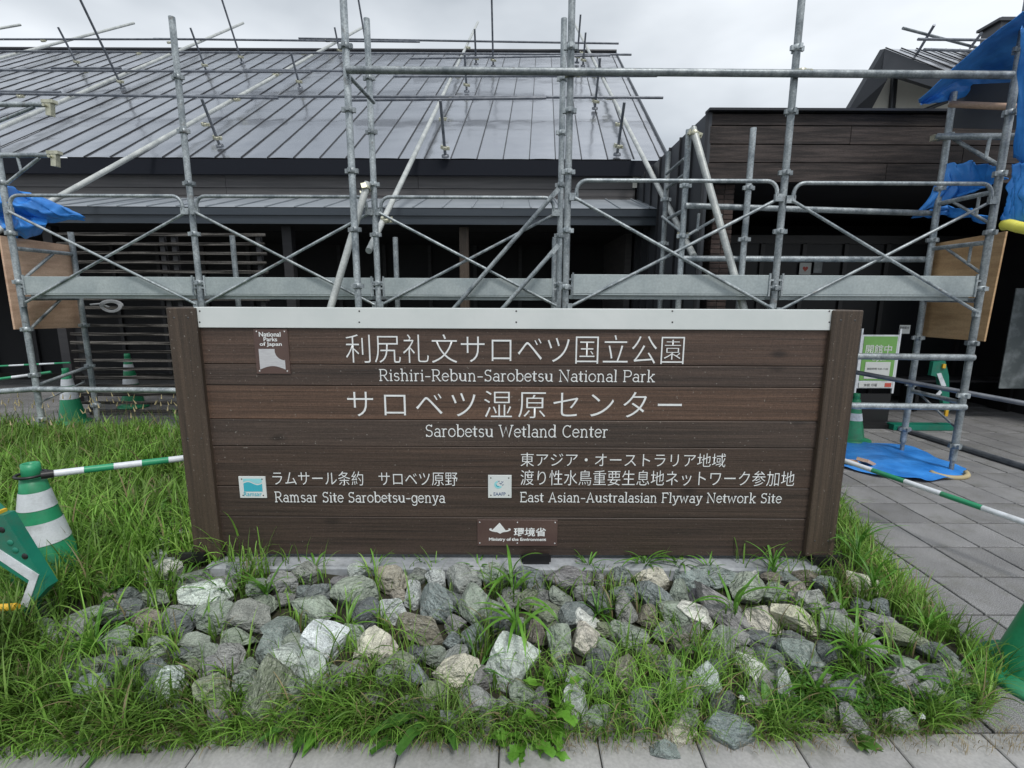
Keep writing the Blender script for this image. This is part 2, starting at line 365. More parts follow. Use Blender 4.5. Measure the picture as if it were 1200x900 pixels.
# slab-serif stroke lettering
def arc(cx, cy, rx, ry, a0, a1, n=10):
    return [(cx + rx * math.cos(R(a0 + (a1 - a0) * i / n)), cy + ry * math.sin(R(a0 + (a1 - a0) * i / n))) for i in range(n + 1)]
S = .07
def sb(x, y, l=S, r=S): return [(x - l, y), (x + r, y)]
xh, cap, asc, desc = .5, .72, .76, -.22
def bowl(cx=.24, r=.2): return arc(cx, .25, r, .25, 0, 360, 18)
def nform(x0=.1, x1=.4):
    return [[(x0, 0), (x0, .48)], [(x0 - .07, .48), (x0, .48)], arc((x0 + x1) / 2, .3, (x1 - x0) / 2, .2, 170, 0, 8) + [(x1, 0)], sb(x0, 0), sb(x1, 0)]
G = {
 'R': (.62, [[(.12, 0), (.12, cap)], [(.05, cap), (.3, cap)] + arc(.32, .53, .17, .19, 90, -90) + [(.12, .34)], [(.3, .34), (.52, 0), (.58, 0)], sb(.12, 0)]),
 'P': (.58, [[(.12, 0), (.12, cap)], [(.05, cap), (.32, cap)] + arc(.34, .52, .18, .2, 90, -90) + [(.12, .32)], sb(.12, 0)]),
 'N': (.72, [[(.12, 0), (.12, cap), (.58, 0), (.58, cap)], sb(.12, 0), [(.04, cap), (.14, cap)], sb(.58, cap)]),
 'W': (.92, [[(.08, cap), (.27, 0), (.45, .6), (.63, 0), (.82, cap)], sb(.08, cap), sb(.82, cap)]),
 'C': (.64, [arc(.35, .36, .26, .36, 50, 310, 18), [(.52, .62), (.54, .72)], [(.5, .08), (.54, .12)]]),
 'S': (.54, [arc(.27, .54, .17, .17, 30, 250, 12) + arc(.27, .19, .18, .19, 70, -150, 12), [(.42, .62), (.43, .72)], [(.1, .0), (.1, .12)]]),
 'E': (.58, [[(.12, 0), (.12, cap)], [(.05, cap), (.48, cap), (.48, .6)], [(.12, .37), (.38, .37)], [(.05, 0), (.5, 0), (.5, .13)]]),
 'A': (.68, [[(.1, 0), (.33, cap), (.56, 0)], [(.18, .24), (.48, .24)], sb(.1, 0), sb(.56, 0)]),
 'F': (.55, [[(.12, 0), (.12, cap)], [(.05, cap), (.48, cap), (.48, .6)], [(.12, .37), (.38, .37)], sb(.12, 0)]),
 'i': (.26, [[(.04, .48), (.13, .48), (.13, 0)], sb(.13, 0), [(.13, .63), (.13, .7)]]),
 'l': (.26, [[(.04, asc), (.13, asc), (.13, 0)], sb(.13, 0)]),
 's': (.42, [arc(.21, .37, .13, .115, 30, 250, 10) + arc(.21, .13, .14, .13, 70, -150, 10)]),
 'h': (.56, nform(.13, .42) + [[(.13, .4), (.13, asc)], [(.05, asc), (.13, asc)]]),
 'r': (.40, [[(.04, .48), (.13, .48), (.13, 0)], arc(.26, .32, .13, .16, 170, 60, 6), sb(.13, 0)]),
 'e': (.48, [[(.05, .27), (.42, .27)] + arc(.24, .25, .19, .25, 5, 320, 16)]),
 'b': (.54, [[(.04, asc), (.12, asc), (.12, 0)], bowl(.29, .19)]),
 'd': (.54, [[(.34, asc), (.42, asc), (.42, 0), (.5, 0)], bowl(.24, .19)]),
 'u': (.56, [[(.04, .48), (.12, .48), (.12, .2)] + arc(.27, .2, .15, .19, 180, 350, 8), [(.34, .48), (.43, .48), (.43, 0), (.5, 0)]]),
 'n': (.56, nform(.13, .42)),
 'm': (.82, nform(.13, .39) + [arc(.52, .3, .13, .2, 170, 0, 8) + [(.65, 0)], sb(.65, 0)]),
 'o': (.50, [bowl(.25, .2)]),
 'a': (.48, [[(.38, 0), (.38, .33)] + arc(.24, .34, .14, .15, 0, 150, 8), arc(.22, .14, .16, .14, 40, 330, 12), [(.38, 0), (.45, 0)]]),
 't': (.34, [[(.14, .64), (.14, .1)] + arc(.22, .1, .08, .09, 180, 300, 5), [(.03, .48), (.28, .48)]]),
 'k': (.54, [[(.04, asc), (.12, asc), (.12, 0)], [(.42, .48), (.13, .2)], [(.22, .28), (.42, 0)], sb(.12, 0), sb(.42, 0), sb(.4, .48)]),
 'g': (.50, [bowl(.24, .18), [(.34, .48), (.42, .48), (.42, -.05)] + arc(.25, -.06, .17, .16, 0, -150, 9)]),
 'y': (.52, [[(.1, .48), (.26, 0)], [(.44, .48), (.22, -.16), (.12, -.2), (.08, -.2)], sb(.1, .48), sb(.42, .48)]),
 'w': (.74, [[(.08, .48), (.21, 0), (.35, .44), (.49, 0), (.62, .48)], sb(.08, .48), sb(.62, .48)]),
 '-': (.42, [[(.07, .27), (.35, .27)]]), ' ': (.30, []),
}
def stroke_text(txt, px0, pyb, px1, pycap, Y, material, parent, wid=.062):
    """pyb: baseline row, pycap: cap-height row"""
    A = at(px0, pyb, Y); B = at(px1, pyb, Y); T = at(px0, pycap, Y)
    adv = sum(G[c][0] for c in txt); sx = (B.x - A.x) / adv; sz = (T.z - A.z) / cap
    vs, fs = [], []; x = 0.0; k = 0
    hw = wid / 2
    for c in txt:
        for pl in G[c][1]:
            k += 1; yo = -.00003 * (k % 40)
            ln = len(pl); L_, R_ = [], []
            for i, (a, b) in enumerate(pl):
                p0 = pl[max(i - 1, 0)]; p1 = pl[min(i + 1, ln - 1)]
                dx, dy = p1[0] - p0[0], p1[1] - p0[1]; d = math.hypot(dx, dy) or 1
                nx, ny = -dy / d * hw, dx / d * hw
                if 0 < i < ln - 1:   # widen at corners
                    d1 = math.hypot(a - p0[0], b - p0[1]) or 1; d2 = math.hypot(p1[0] - a, p1[1] - b) or 1
                    cs = ((a - p0[0]) * (p1[0] - a) + (b - p0[1]) * (p1[1] - b)) / (d1 * d2)
                    f_ = min(2.0, 1 / max(.3, math.sqrt(max(0, (1 + cs) / 2)))); nx *= f_; ny *= f_
                ex = ey = 0
                if i == 0: ex, ey = -dx / d * hw * .6, -dy / d * hw * .6
                if i == ln - 1: ex, ey = dx / d * hw * .6, dy / d * hw * .6
                o = len(vs)
                vs.append(((x + a + nx + ex) * sx, yo, (b + ny + ey) * sz)); vs.append(((x + a - nx + ex) * sx, yo, (b - ny + ey) * sz))
                if i: fs.append((o - 2, o - 1, o + 1, o))
        x += G[c][0]
    me = bpy.data.meshes.new('lettering'); me.from_pydata(vs, [], fs); me.materials.append(M[material]); me.update()
    return inst('lettering', me, (A.x, Y, A.z), parent)

def disc(c, r, Y_t, n=12):   # small screw head facing the camera side (-Y)
    m_ = MB(); c = Vector(c); m_.lathe(c, [(0.0001, Y_t), (r * .7, Y_t), (r, 0)], n, Matrix.Rotation(R(90), 3, 'X')); return m_
# ------------------------------------------------------------------ ground and paving
from bisect import bisect
BED_PX = [(990, 598), (1030, 650), (1078, 704), (1128, 752), (1178, 790), (1160, 838), (1095, 862), (1000, 866), (800, 872), (570, 872), (300, 872), (150, 884), (0, 894), (-160, 900)]
BED = [(lambda p: (p.x, p.y))(atz(a, b, 0.0)) for a, b in BED_PX]
BED = [(2.42, 6.1), (2.42, 3.6)] [:0] + [(2.0, 3.9)] + BED + [(-9.0, 1.40), (-14, 1.4), (-14, 5.5), (1.2, 5.5), (1.6, 4.3)]
BEDA = np.array(BED)
def inside(x, y):
    c = np.zeros(np.shape(x), bool); n_ = len(BEDA)
    for i in range(n_):
        x0, y0 = BEDA[i]; x1, y1 = BEDA[(i + 1) % n_]
        if y0 == y1: continue
        c ^= ((y0 > y) != (y1 > y)) & (x < (x1 - x0) * (y - y0) / (y1 - y0) + x0)
    return c
def edist(x, y):
    d = np.full(np.shape(x), 1e9); n_ = len(BEDA)
    for i in range(n_):
        a = BEDA[i]; b = BEDA[(i + 1) % n_]; ab = b - a; L2 = (ab ** 2).sum()
        t = np.clip(((x - a[0]) * ab[0] + (y - a[1]) * ab[1]) / L2, 0, 1)
        d = np.minimum(d, np.hypot(x - a[0] - t * ab[0], y - a[1] - t * ab[1]))
    return d
def bedz(x, y):
    x = np.asarray(x, float); y = np.asarray(y, float)
    ins = inside(x, y); d = edist(x, y)
    tgt = np.where(y < 2.45, .155 - (2.45 - y) * .14, np.where(y < 3.2, .155, .155 - (np.minimum(y, 6.1) - 3.2) * .02))
    f = np.clip(d / .30, 0, 1); f = f * f * (3 - 2 * f)
    wob = .015 * np.sin(x * 5 + y * 3) + .01 * np.sin(x * 11 - y * 7)
    return np.where(ins, f * (tgt + wob), -np.minimum(.05, d * .6))
def soilz(x, y):
    z = bedz(x, y); return np.where((np.asarray(y) < 2.42) & (np.abs(np.asarray(x)) < 2.1), z - .035 * np.clip(edist(np.asarray(x, float), np.asarray(y, float)) / .3, 0, 1) * np.clip((2.42 - np.asarray(y)) / .05, 0, 1), z)
def onbed(px, py, off=0.0):
    z = .1
    for _ in range(6):
        p = atz(px, py, z + off); z = float(bedz(p.x, p.y)); z = max(z, 0)
    return atz(px, py, z + off), z

g = MB(); g.add([(-600, -60, -.06), (600, -60, -.06), (600, 900, -.06), (-600, 900, -.06)], [(0, 1, 2, 3)])
struct('ground', g, 'joint')
pav = thing('pavement', 'x', 'x'); del pav['label'], pav['category']; pav['kind'] = 'structure'
bs = MB(); bs.box((0, 2, -.03), (40, 28, .03)); part('bedding', bs, 'joint', pav)
PW, PD, GAP = .312, .352, .013
def paver_mesh(w_, d_, bev=.004):
    a, b, h = w_ / 2, d_ / 2, .03
    vs = [(-a, -b, -h), (a, -b, -h), (a, b, -h), (-a, b, -h), (-a, -b, -bev), (a, -b, -bev), (a, b, -bev), (-a, b, -bev),
          (-a + bev, -b + bev, 0), (a - bev, -b + bev, 0), (a - bev, b - bev, 0), (-a + bev, b - bev, 0)]
    fs = [(0, 1, 5, 4), (1, 2, 6, 5), (2, 3, 7, 6), (3, 0, 4, 7), (4, 5, 9, 8), (5, 6, 10, 9), (6, 7, 11, 10), (7, 4, 8, 11), (8, 9, 10, 11)]
    return vs, fs
vs, fs = paver_mesh(PW - GAP, PD - GAP); pme = bpy.data.meshes.new('paver'); pme.from_pydata(vs, [], fs); pme.materials.append(M['paver'])
vs, fs = paver_mesh(.36 - .005, .40 - .005); kme = bpy.data.meshes.new('slab'); kme.from_pydata(vs, [], fs); kme.materials.append(M['kerb'])
far = MB(); cnt = 0
X0 = 2.43 - PW * 40; Y0 = 1.585 - PD / 2 + PD
for j in range(0, 30):
    for i in range(0, 90):
        x = X0 + PW * (i + .5); y = 1.60 + PD * (j + .5)
        p = project((x, y, 0))
        if p[2] < .2 or x > 12: continue
        ins_ = bool(inside(np.array(x), np.array(y))) and float(edist(np.array(x), np.array(y))) > .60
        if ins_: continue
        hx_, hy_ = PW - GAP, PD - GAP
        if -60 < p[0] < 1260 and p[1] < 960 and y < 6.3 and cnt < 290 and (x > 1.0 or y > 6):
            o = inst('paver', pme, (x, y, random.uniform(-.0012, .0012)), pav, (random.uniform(-.003, .003), random.uniform(-.003, .003), 0)); cnt += 1
        elif y < 9.5 and (x > 0 or y > 5.9):
            v_, f_ = paver_mesh(hx_, hy_); far.add([(a + x, b + y, c) for a, b, c in v_], f_)
fo = part('paver', far, 'paver', pav); fo['kind'] = 'stuff'
for i in range(-14, 16):
    for j in range(0, 4):
        inst('slab', kme, (i * .36 + .13, 1.60 - .4 * (j + .5), random.uniform(-.0015, .0015)), pav)

# bed soil
nx, ny = 420, 170
xs = np.linspace(-10, 3.2, nx); ys = np.linspace(1.2, 6.3, ny); XX, YY = np.meshgrid(xs, ys)
ZZ = soilz(XX, YY)
v = np.stack([XX.ravel(), YY.ravel(), ZZ.ravel()], 1)
m_ = MB(); m_.v = [tuple(a) for a in v]; m_.f = [(j * nx + i, j * nx + i + 1, (j + 1) * nx + i + 1, (j + 1) * nx + i) for j in range(ny - 1) for i in range(nx - 1)]
m_.sm = [True] * len(m_.f)
struct('garden_bed', m_, 'soil')

# ------------------------------------------------------------------ the sign
SY = 2.5     # board face plane
sgn = thing('wooden_sign', 'large dark brown wooden sign with white Japanese lettering set among the stones', 'sign', (0, SY, .1))
rows = [385, 428, 453, 492.5, 524, 571, 606.5, 651]
XL, XR = at(233, 360, SY).x - .06, at(973, 362, SY).x + .06
zs = [at(603, y, SY).z for y in rows]
for i in range(7):
    b = MB(); z1, z0 = zs[i] - .0015, zs[i + 1] + .0015
    b.box(((XL + XR) / 2, SY + .02 + random.uniform(0, .001), (z0 + z1) / 2), (XR - XL, .04, z1 - z0), bev=.003)
    part('plank', b, 'sign_wood', sgn, color=[(1.10, .99, .95), (.90, .88, .90), (1.42, 1.20, 1.06), (.88, .88, .90), (1.05, .98, .94), (.88, .85, .84), (.82, .78, .77)][i])
bk = MB(); bk.box(((XL + XR) / 2, SY + .055, (zs[0] + zs[-1]) / 2), (XR - XL - .05, .02, zs[0] - zs[-1] - .02)); part('backing', bk, 'darkwall', sgn)
# cap
cz1, cz0 = at(603, 361.5, SY - .012).z, at(603, 385.5, SY - .012).z
cxl, cxr = at(228, 372, SY - .012).x, at(978.5, 375, SY - .012).x
cp = MB(); cp.box(((cxl + cxr) / 2, SY + .025, (cz0 + cz1) / 2), (cxr - cxl, .074, cz1 - cz0), bev=.002)
capo = part('cap', cp, 'cap', sgn, 'white metal strip along the top of the sign')
for px in (234, 421, 605, 788, 972):
    for py in (364.5, 377.5) if True else ():
        q = at(px, py, SY - .0125); s_ = MB(); s_.lathe(q, [(.0001, .002), (.0035, .0015), (.0045, 0)], 10, Matrix.Rotation(R(90), 3, 'X')); part('screw', s_, 'screw', capo)
# posts
def px_post(pxa, pya, pxb, zb, tag):
    yf = SY - .028
    xo0 = at(pxa, pya, yf).x; xo1 = at(pxb, pya, yf).x
    zt = at((pxa + pxb) / 2, pya, yf).z
    b = MB(); b.box(((xo0 + xo1) / 2, yf + .075, (zt + zb) / 2), (xo1 - xo0, .15, zt - zb), bev=.005)
    o = part('post', b, 'post_wood', sgn)
    for zz in (zt - .05, (zt + zb) / 2, zb + .09):
        for dx in (-.035, .035):
            s_ = MB(); s_.lathe(((xo0 + xo1) / 2 + dx, yf, zz), [(.0001, .001), (.004, .001), (.005, 0)], 10, Matrix.Rotation(R(90), 3, 'X')); part('screw', s_, 'screw', o)
px_post(193.5, 360.5, 228, at(240, 651, SY).z, 0)
px_post(977.5, 363.5, 1013, at(240, 646, SY).z, 1)
# plinth and brackets
pz = at(603, 666, SY - .09).z
pl = MB(); pl.box(((XL + XR) / 2 + .0, SY + .05, pz / 2 - .02), (XR - XL + .0, .28, pz + .04), bev=.01); part('plinth', pl, 'plinth', sgn)
for px in (232, 628, 962):
    q = at(px, 655, SY); zt = at(603, 651, SY).z
    b = MB(); b.box((q.x, SY + .02, (zt + pz) / 2 + .002), (.16 if px == 628 else .13, .1, zt - pz - .002)); b.box((q.x, SY - .042, pz + .028), (.14, .02, .05))
    part('bracket', b, 'black', sgn)
# lettering
TY = SY - .0022
put_text('利尻礼文サロベツ国立公園', 406, 393, 803, 425, TY, 'white', sgn, thin=-.012)
stroke_text('Rishiri-Rebun-Sarobetsu National Park', 444, 446, 768, 433, TY, 'white', sgn)
put_text('サロベツ湿原センター', 408, 459, 800, 489, TY, 'white', sgn, thin=-.010, spacing=1.22)
stroke_text('Sarobetsu Wetland Center', 498, 511.5, 713, 498, TY, 'white', sgn)
put_text('ラムサール条約　サロベツ原野', 320, 553, 536, 568.5, TY, 'white', sgn, thin=-.006)
stroke_text('Ramsar Site Sarobetsu-genya', 322, 588, 522, 576.5, TY, 'white', sgn, wid=.07)
put_text('東アジア・オーストラリア地域', 610, 531.5, 851, 546.5, TY, 'white', sgn, thin=-.006)
put_text('渡り性水鳥重要生息地ネットワーク参加地', 610, 552, 932, 568.5, TY, 'white', sgn, thin=-.006)
stroke_text('East Asian-Australasian Flyway Network Site', 609, 588, 916, 577, TY, 'white', sgn, wid=.07)

def plaque(px0, py0, px1, py1, material, screws, smat, label):
    A = at(px0, py1, SY - .006); B = at(px1, py0, SY - .006)
    b = MB(); b.box(((A.x + B.x) / 2, SY - .003, (A.z + B.z) / 2), (B.x - A.x, .006, B.z - A.z), bev=.001)
    o = part('plaque', b, material, sgn, label)
    for sx, sz in screws:
        q = (A.x + (B.x - A.x) * sx, SY - .006, A.z + (B.z - A.z) * sz)
        s_ = MB(); s_.lathe(q, [(.0001, .0015), (.003, .001), (.004, 0)], 10, Matrix.Rotation(R(90), 3, 'X')); part('screw', s_, smat, o)
    return o, A, B
def flat(poly, Y, material, parent, name='emblem'):
    m_ = MB(); m_.add([(x, Y, z) for x, z in poly], [tuple(range(len(poly)))]); return part(name, m_, material, parent)
PYp = SY - .0068
cs4 = [(.09, .06), (.91, .06), (.09, .94), (.91, .94)]
# National Parks of Japan
o, A, B = plaque(301, 385.5, 336.5, 438, 'plaque', cs4, 'lscrew', 'small brown plaque with white print and pale emblem')
put_text('National', 303.5, 389, 328.5, 394.5, PYp, 'white', o, thin=.02)
put_text('Parks', 309, 395.2, 324.5, 400, PYp, 'white', o, thin=.02)
put_text('of Japan', 304.5, 401, 330, 406.5, PYp, 'white', o, thin=.02)
e0, e1 = at(305, 433, PYp), at(333, 409, PYp)
W_, H_ = e1.x - e0.x, e1.z - e0.z
poly = [(e0.x, e0.z)] + [(e0.x + W_ * t, e0.z + H_ * .17 * math.sin(math.pi * t)) for t in np.linspace(.03, .97, 12)] + [(e0.x + W_, e0.z), (e0.x + W_, e0.z + H_ * .5)]
poly += [(e0.x + W_ * 1.0 + W_ * .38 * math.cos(R(a)), e0.z + H_ * .92 + W_ * .38 * math.sin(R(a))) for a in np.linspace(268, 170, 10)] + [(e0.x + W_ * .62, e1.z), (e0.x, e1.z)]
flat(poly, PYp, 'silver', o)
# two small white enamel plates
o, A, B = plaque(281.5, 558.5, 310.5, 583.5, 'cap', [(.12, .12), (.88, .12), (.12, .88), (.88, .88)], 'screw', 'small white plate with turquoise wave emblem')
e0, e1 = at(286, 576, PYp), at(306.5, 561, PYp); W_, H_ = e1.x - e0.x, e1.z - e0.z
flat([(e0.x, e0.z), (e1.x, e0.z)] + [(e0.x + W_ * t, e0.z + H_ * (.62 + .12 * math.sin(6.28 * t))) for t in np.linspace(1, 0, 12)], PYp, 'cyan', o)
flat([(e0.x + W_ * t, e0.z + H_ * (.72 + .12 * math.sin(6.28 * t))) for t in np.linspace(0, 1, 12)] + [(e1.x, e1.z), (e0.x, e1.z)], PYp, 'lcyan', o)
put_text('Ramsar', 286, 576.5, 306.5, 581.5, PYp, 'cyan', o, thin=.01)
o, A, B = plaque(572, 557, 599.5, 583.5, 'cap', [(.12, .12), (.88, .12), (.12, .88), (.88, .88)], 'screw', 'small white plate with blue globe and birds emblem')
e = at(584, 568, PYp); r_ = .022
for k, (a0, a1, rr, mt) in enumerate([(100, 330, 1.0, 'lcyan'), (170, 300, .62, 'cyan')]):
    pts = [(e.x + r_ * rr * math.cos(R(a)), e.z + r_ * rr * math.sin(R(a))) for a in np.linspace(a0, a1, 16)]
    pts += [(e.x + r_ * rr * .55 * math.cos(R(a)), e.z + r_ * rr * .55 * math.sin(R(a))) for a in np.linspace(a1, a0, 16)]
    flat(pts, PYp - .0002 * k, mt, o)
for bx, bz, ss in ((.55, .35, 1), (.95, .75, .8), (1.05, .0, .8), (.1, .9, .7)):
    cx_, cz_ = e.x + r_ * bx, e.z + r_ * bz; u = .008 * ss
    flat([(cx_ - u, cz_ + u * .5), (cx_, cz_ - u * .1), (cx_ + u * 1.2, cz_ + u * .7), (cx_ + u * .3, cz_ - u * .6), (cx_ - u * .3, cz_ - u * .5)], PYp - .0005, 'navy', o)
put_text('EAAFP', 578.5, 577, 592.5, 580.8, PYp, 'navy', o, thin=.01)
# ministry plaque
o, A, B = plaque(559.5, 609.5, 653.5, 639.5, 'plaque', [(.03, .1), (.03, .9), (.97, .1), (.97, .9), (.5, .1), (.5, .9)], 'lscrew', 'long brown plaque with white mountain emblem at the foot of the sign')
put_text('環境省', 602, 618.5, 640, 628.5, PYp, 'white', o, thin=.02)
put_text('Ministry of the Environment', 573, 630.3, 640, 634.8, PYp, 'white', o, thin=.03)
flat([(at(576, 622, PYp).x, at(576, 622, PYp).z), (at(593, 622, PYp).x, at(593, 622, PYp).z), (at(585.5, 612.5, PYp).x, at(585.5, 612.5, PYp).z)], PYp, 'white', o)
c = at(586, 620.5, PYp); rx, rz = .058, .016
outer = [(c.x + rx * math.cos(R(a)), c.z + rz * math.sin(R(a))) for a in np.linspace(155, 385, 26)]
inner = [(c.x + rx * .80 * math.cos(R(a)), c.z + .001 + rz * .52 * math.sin(R(a))) for a in np.linspace(385, 155, 26)]
mq = MB(); k = 26; mq.add([(x, PYp - .0004, z) for x, z in outer + inner], [(i, i + 1, 2 * k - 2 - i, 2 * k - 1 - i) for i in range(k - 1)]); part('emblem', mq, 'white', o)
flat([(c.x - .02, c.z - .013), (c.x + .02, c.z - .013), (c.x, c.z - .024)], PYp - .0006, 'white', o)

# ------------------------------------------------------------------ main building
bld = thing('visitor_centre', 'long dark building with a glossy seamed metal roof behind the scaffold', 'building', (-5, 9, 0))
TP = math.tan(R(33.7)); YE = 8.0; ZE = at(400, 185.5, YE).z
rn = Vector((0, -math.sin(R(33.7)), math.cos(R(33.7)))); rp = Vector((0, YE, ZE))
SHX = .05
def roofpt(x, t, off=0.0):     # t: horizontal run beyond eave
    p = Vector((x + SHX * t, YE + t, ZE + TP * t)); return p + rn * off
RUN = 6.55; XV = at(783, 187, YE).x
PSP = .398; NP = 44
bump_rng = random.Random(3)
for i in range(NP):
    x1 = XV - .12 - PSP * i + (0); x0 = x1 - PSP
    if i == 0: x1 = XV
    mb_ = MB(); nseg = 66; cols = 6
    vs = []
    ph = bump_rng.uniform(-.002, .002)
    for k in range(nseg + 1):
        for c_ in range(cols + 1):
            u = c_ / cols; t = RUN * k / nseg
            rip = sum(math.exp(-((t - tk) / .09) ** 2) for tk in (.55, 1.55, 2.6, 3.7, 4.9)); vs.append(roofpt(x0 + (x1 - x0) * u, t, math.sin(u * math.pi) * (.0035 + .007 * rip + .0025 * math.sin(t * 2.3 + i * 1.9)) + ph))
    fs = [(k * (cols + 1) + c_, k * (cols + 1) + c_ + 1, (k + 1) * (cols + 1) + c_ + 1, (k + 1) * (cols + 1) + c_) for k in range(nseg) for c_ in range(cols)]
    mb_.add(vs, fs, True); part('roof_sheet', mb_, 'roof', bld)
sb_ = MB(); a = roofpt(0, 0, .002); b = roofpt(0, RUN, .002)
d = (b - a); u_ = Vector((.006, 0, 0)); up = rn * .012
sb_.add([a - u_, a + u_, a + u_ + up, a - u_ + up, b - u_, b + u_, b + u_ + up, b - u_ + up], [(0, 1, 2, 3), (4, 7, 6, 5), (1, 5, 6, 2), (0, 3, 7, 4), (3, 2, 6, 7)])
sme = sb_.mesh('seam', M['seam'], a)
for i in range(NP):
    inst('seam', sme, roofpt(XV - .12 - PSP * (i + 0), 0, .002), bld)
rb = MB()   # ridge cap, verge, underside
xa, xb = XV - PSP * NP, XV
p = [roofpt(xa, RUN, .03), roofpt(xb + .03, RUN, .03)]
rb.tube(p[0], p[1], .045, 8); part('ridge_cap', rb, 'seam', bld)
vg = MB(); vg.prism([roofpt(xb, -.03, .03), roofpt(xb, RUN, .03), roofpt(xb, RUN, -.10), roofpt(xb, -.03, -.10)], (.025, 0, 0)); part('verge', vg, 'fascia', bld)
# back slope and gable wall (seen from beside)
bs_ = MB(); e1 = roofpt(xa, RUN, -.02); e2 = roofpt(xb, RUN, -.02)
bs_.add([e1, e2, e2 + Vector((0, 5.5, -5.5 * TP)), e1 + Vector((0, 5.5, -5.5 * TP))], [(0, 1, 2, 3)]); part('rear_roof', bs_, 'sidemetal', bld)
gw = MB(); xg = XV - .45
gw.prism([(xg, YE + .2, 0), (xg, YE + .2, ZE + .2 * TP - .25), (xg + SHX * 6, YE + RUN, ZE + RUN * TP - .25), (xg, YE + 12, ZE + .7 * TP - .25), (xg, YE + 12, 0)], (-.1, 0, 0)); part('gable_wall', gw, 'greywall', bld)
# fascia, soffit, upper wall
zf = at(400, 205, YE + .02).z
fb = MB(); fb.box(((xa + xb) / 2, YE + .03, (ZE - .012 + zf) / 2), (xb - xa, .05, ZE - .012 - zf)); part('fascia', fb, 'darkfascia', bld)
sf = MB(); sf.box(((xa + xb) / 2, YE + .10, zf + .03), (xb - xa, .10, .02)); part('soffit', sf, 'sidemetal', bld)
YW = YE + .12
zw1 = zf + .02; zrows = [zw1, at(400, 220.5, YW).z, at(400, 229.5, YW).z, at(400, 250, YW).z]
for k in range(3):
    x = xa; 
    while x < XV - .45:
        L_ = random.choice((3.4, 3.64, 3.0)); x1 = min(x + L_, XV - .45)
        b = MB(); b.box(((x + x1) / 2, YW + .02 + .004 * (k % 2), (zrows[k] + zrows[k + 1]) / 2), (x1 - x - .006, .03, zrows[k] - zrows[k + 1] - .008)); part('board', b, 'greywall', bld); x = x1
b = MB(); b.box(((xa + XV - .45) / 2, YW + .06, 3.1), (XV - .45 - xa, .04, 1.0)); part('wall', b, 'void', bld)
q0, q1 = at(745, 220, YW - .01), at(763, 203, YW - .01)  # panel added here to give a pale patch under the eave
b = MB(); b.box(((q0.x + q1.x) / 2 - .05, YW - .005, (q0.z + q1.z) / 2), (q1.x - q0.x, .01, q1.z - q0.z)); part('panel', b, 'white_wall', bld, 'small white panel added for a pale patch at the right end of the upper wall')
# canopy
YC = 7.0; zc1 = at(400, 243.5, YC).z; zcb = at(400, 262.5, YC).z; zcw = at(400, 232.5, YW).z
XC1 = at(795, 244, YC).x
cn = thing('canopy', 'x', 'x') ; bpy.data.objects.remove(cn)
for i in range(46):
    x1 = XC1 - PSP * i; x0 = x1 - PSP
    b = MB(); b.add([(x0, YC - .03, zc1), (x1, YC - .03, zc1), (x1, YW, zcw), (x0, YW, zcw)], [(0, 1, 2, 3)]); part('canopy_sheet', b, 'canopy', bld)
    b = MB(); s_ = (zcw - zc1)
    b.prism([(x1 - .01, YC - .03, zc1 + .002), (x1 - .01, YW, zcw + .002), (x1 - .01, YW, zcw + .018), (x1 - .01, YC - .03, zc1 + .018)], (.02, 0, 0)); part('canopy_seam', b, 'canopy', bld)
zm = at(400, 252.5, YC).z
b = MB(); b.box(((xa + XC1) / 2, YC, (zc1 + zm) / 2 - .004), (XC1 - xa, .05, zc1 - zm - .008)); part('canopy_fascia', b, 'fascia', bld)
b = MB(); b.box(((xa + XC1) / 2, YC + .025, (zcb + zm) / 2), (XC1 - xa, .05, zm - zcb)); part('canopy_beam', b, 'fascia', bld)
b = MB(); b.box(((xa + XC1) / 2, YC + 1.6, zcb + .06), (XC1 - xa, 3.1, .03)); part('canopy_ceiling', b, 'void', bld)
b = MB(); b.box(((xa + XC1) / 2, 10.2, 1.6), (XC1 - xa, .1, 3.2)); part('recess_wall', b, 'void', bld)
for px in (544, 60, 338, -200):
    q = at(px, 300, YC + .25); b = MB(); b.box((q.x, YC + .3, zcb / 2), (.13, .13, zcb - .002)); part('column', b, 'post_wood' if px == 544 else 'darkwall', bld)
# glazing bars in the recess
for k in range(26):
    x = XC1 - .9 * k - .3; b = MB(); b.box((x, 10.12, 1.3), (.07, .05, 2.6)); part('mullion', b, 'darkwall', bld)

# slatted screen
scr = thing('slatted_screen', 'weathered horizontal slat screen under the canopy at left', 'screen', (at(190, 480, 6.5).x, 6.5, 0))
sxl, sxr = at(88, 430, 6.5).x, at(312, 300, 6.5).x
zt, zb = at(200, 275, 6.5).z, .06
nsl = 21
for k in range(nsl):
    z = zb + (zt - zb) * k / (nsl - 1)
    xl = sxl + (.0 if 6 < k else 0)
    b = MB(); b.box(((xl + sxr) / 2, 6.5 + random.uniform(-.003, .003), z), (sxr - xl + random.uniform(-.02, .02), .03, .040), Matrix.Rotation(random.uniform(-.002, .002), 3, 'Y'), bev=.004); part('slat', b, 'slat', scr)
for x in (sxl + .12, (sxl + sxr) / 2, (sxl + sxr) / 2 + .15, sxr - .1):
    b = MB(); b.box((x, 6.545, (zt) / 2), (.06, .05, zt)); part('batten', b, 'darkwall', scr)

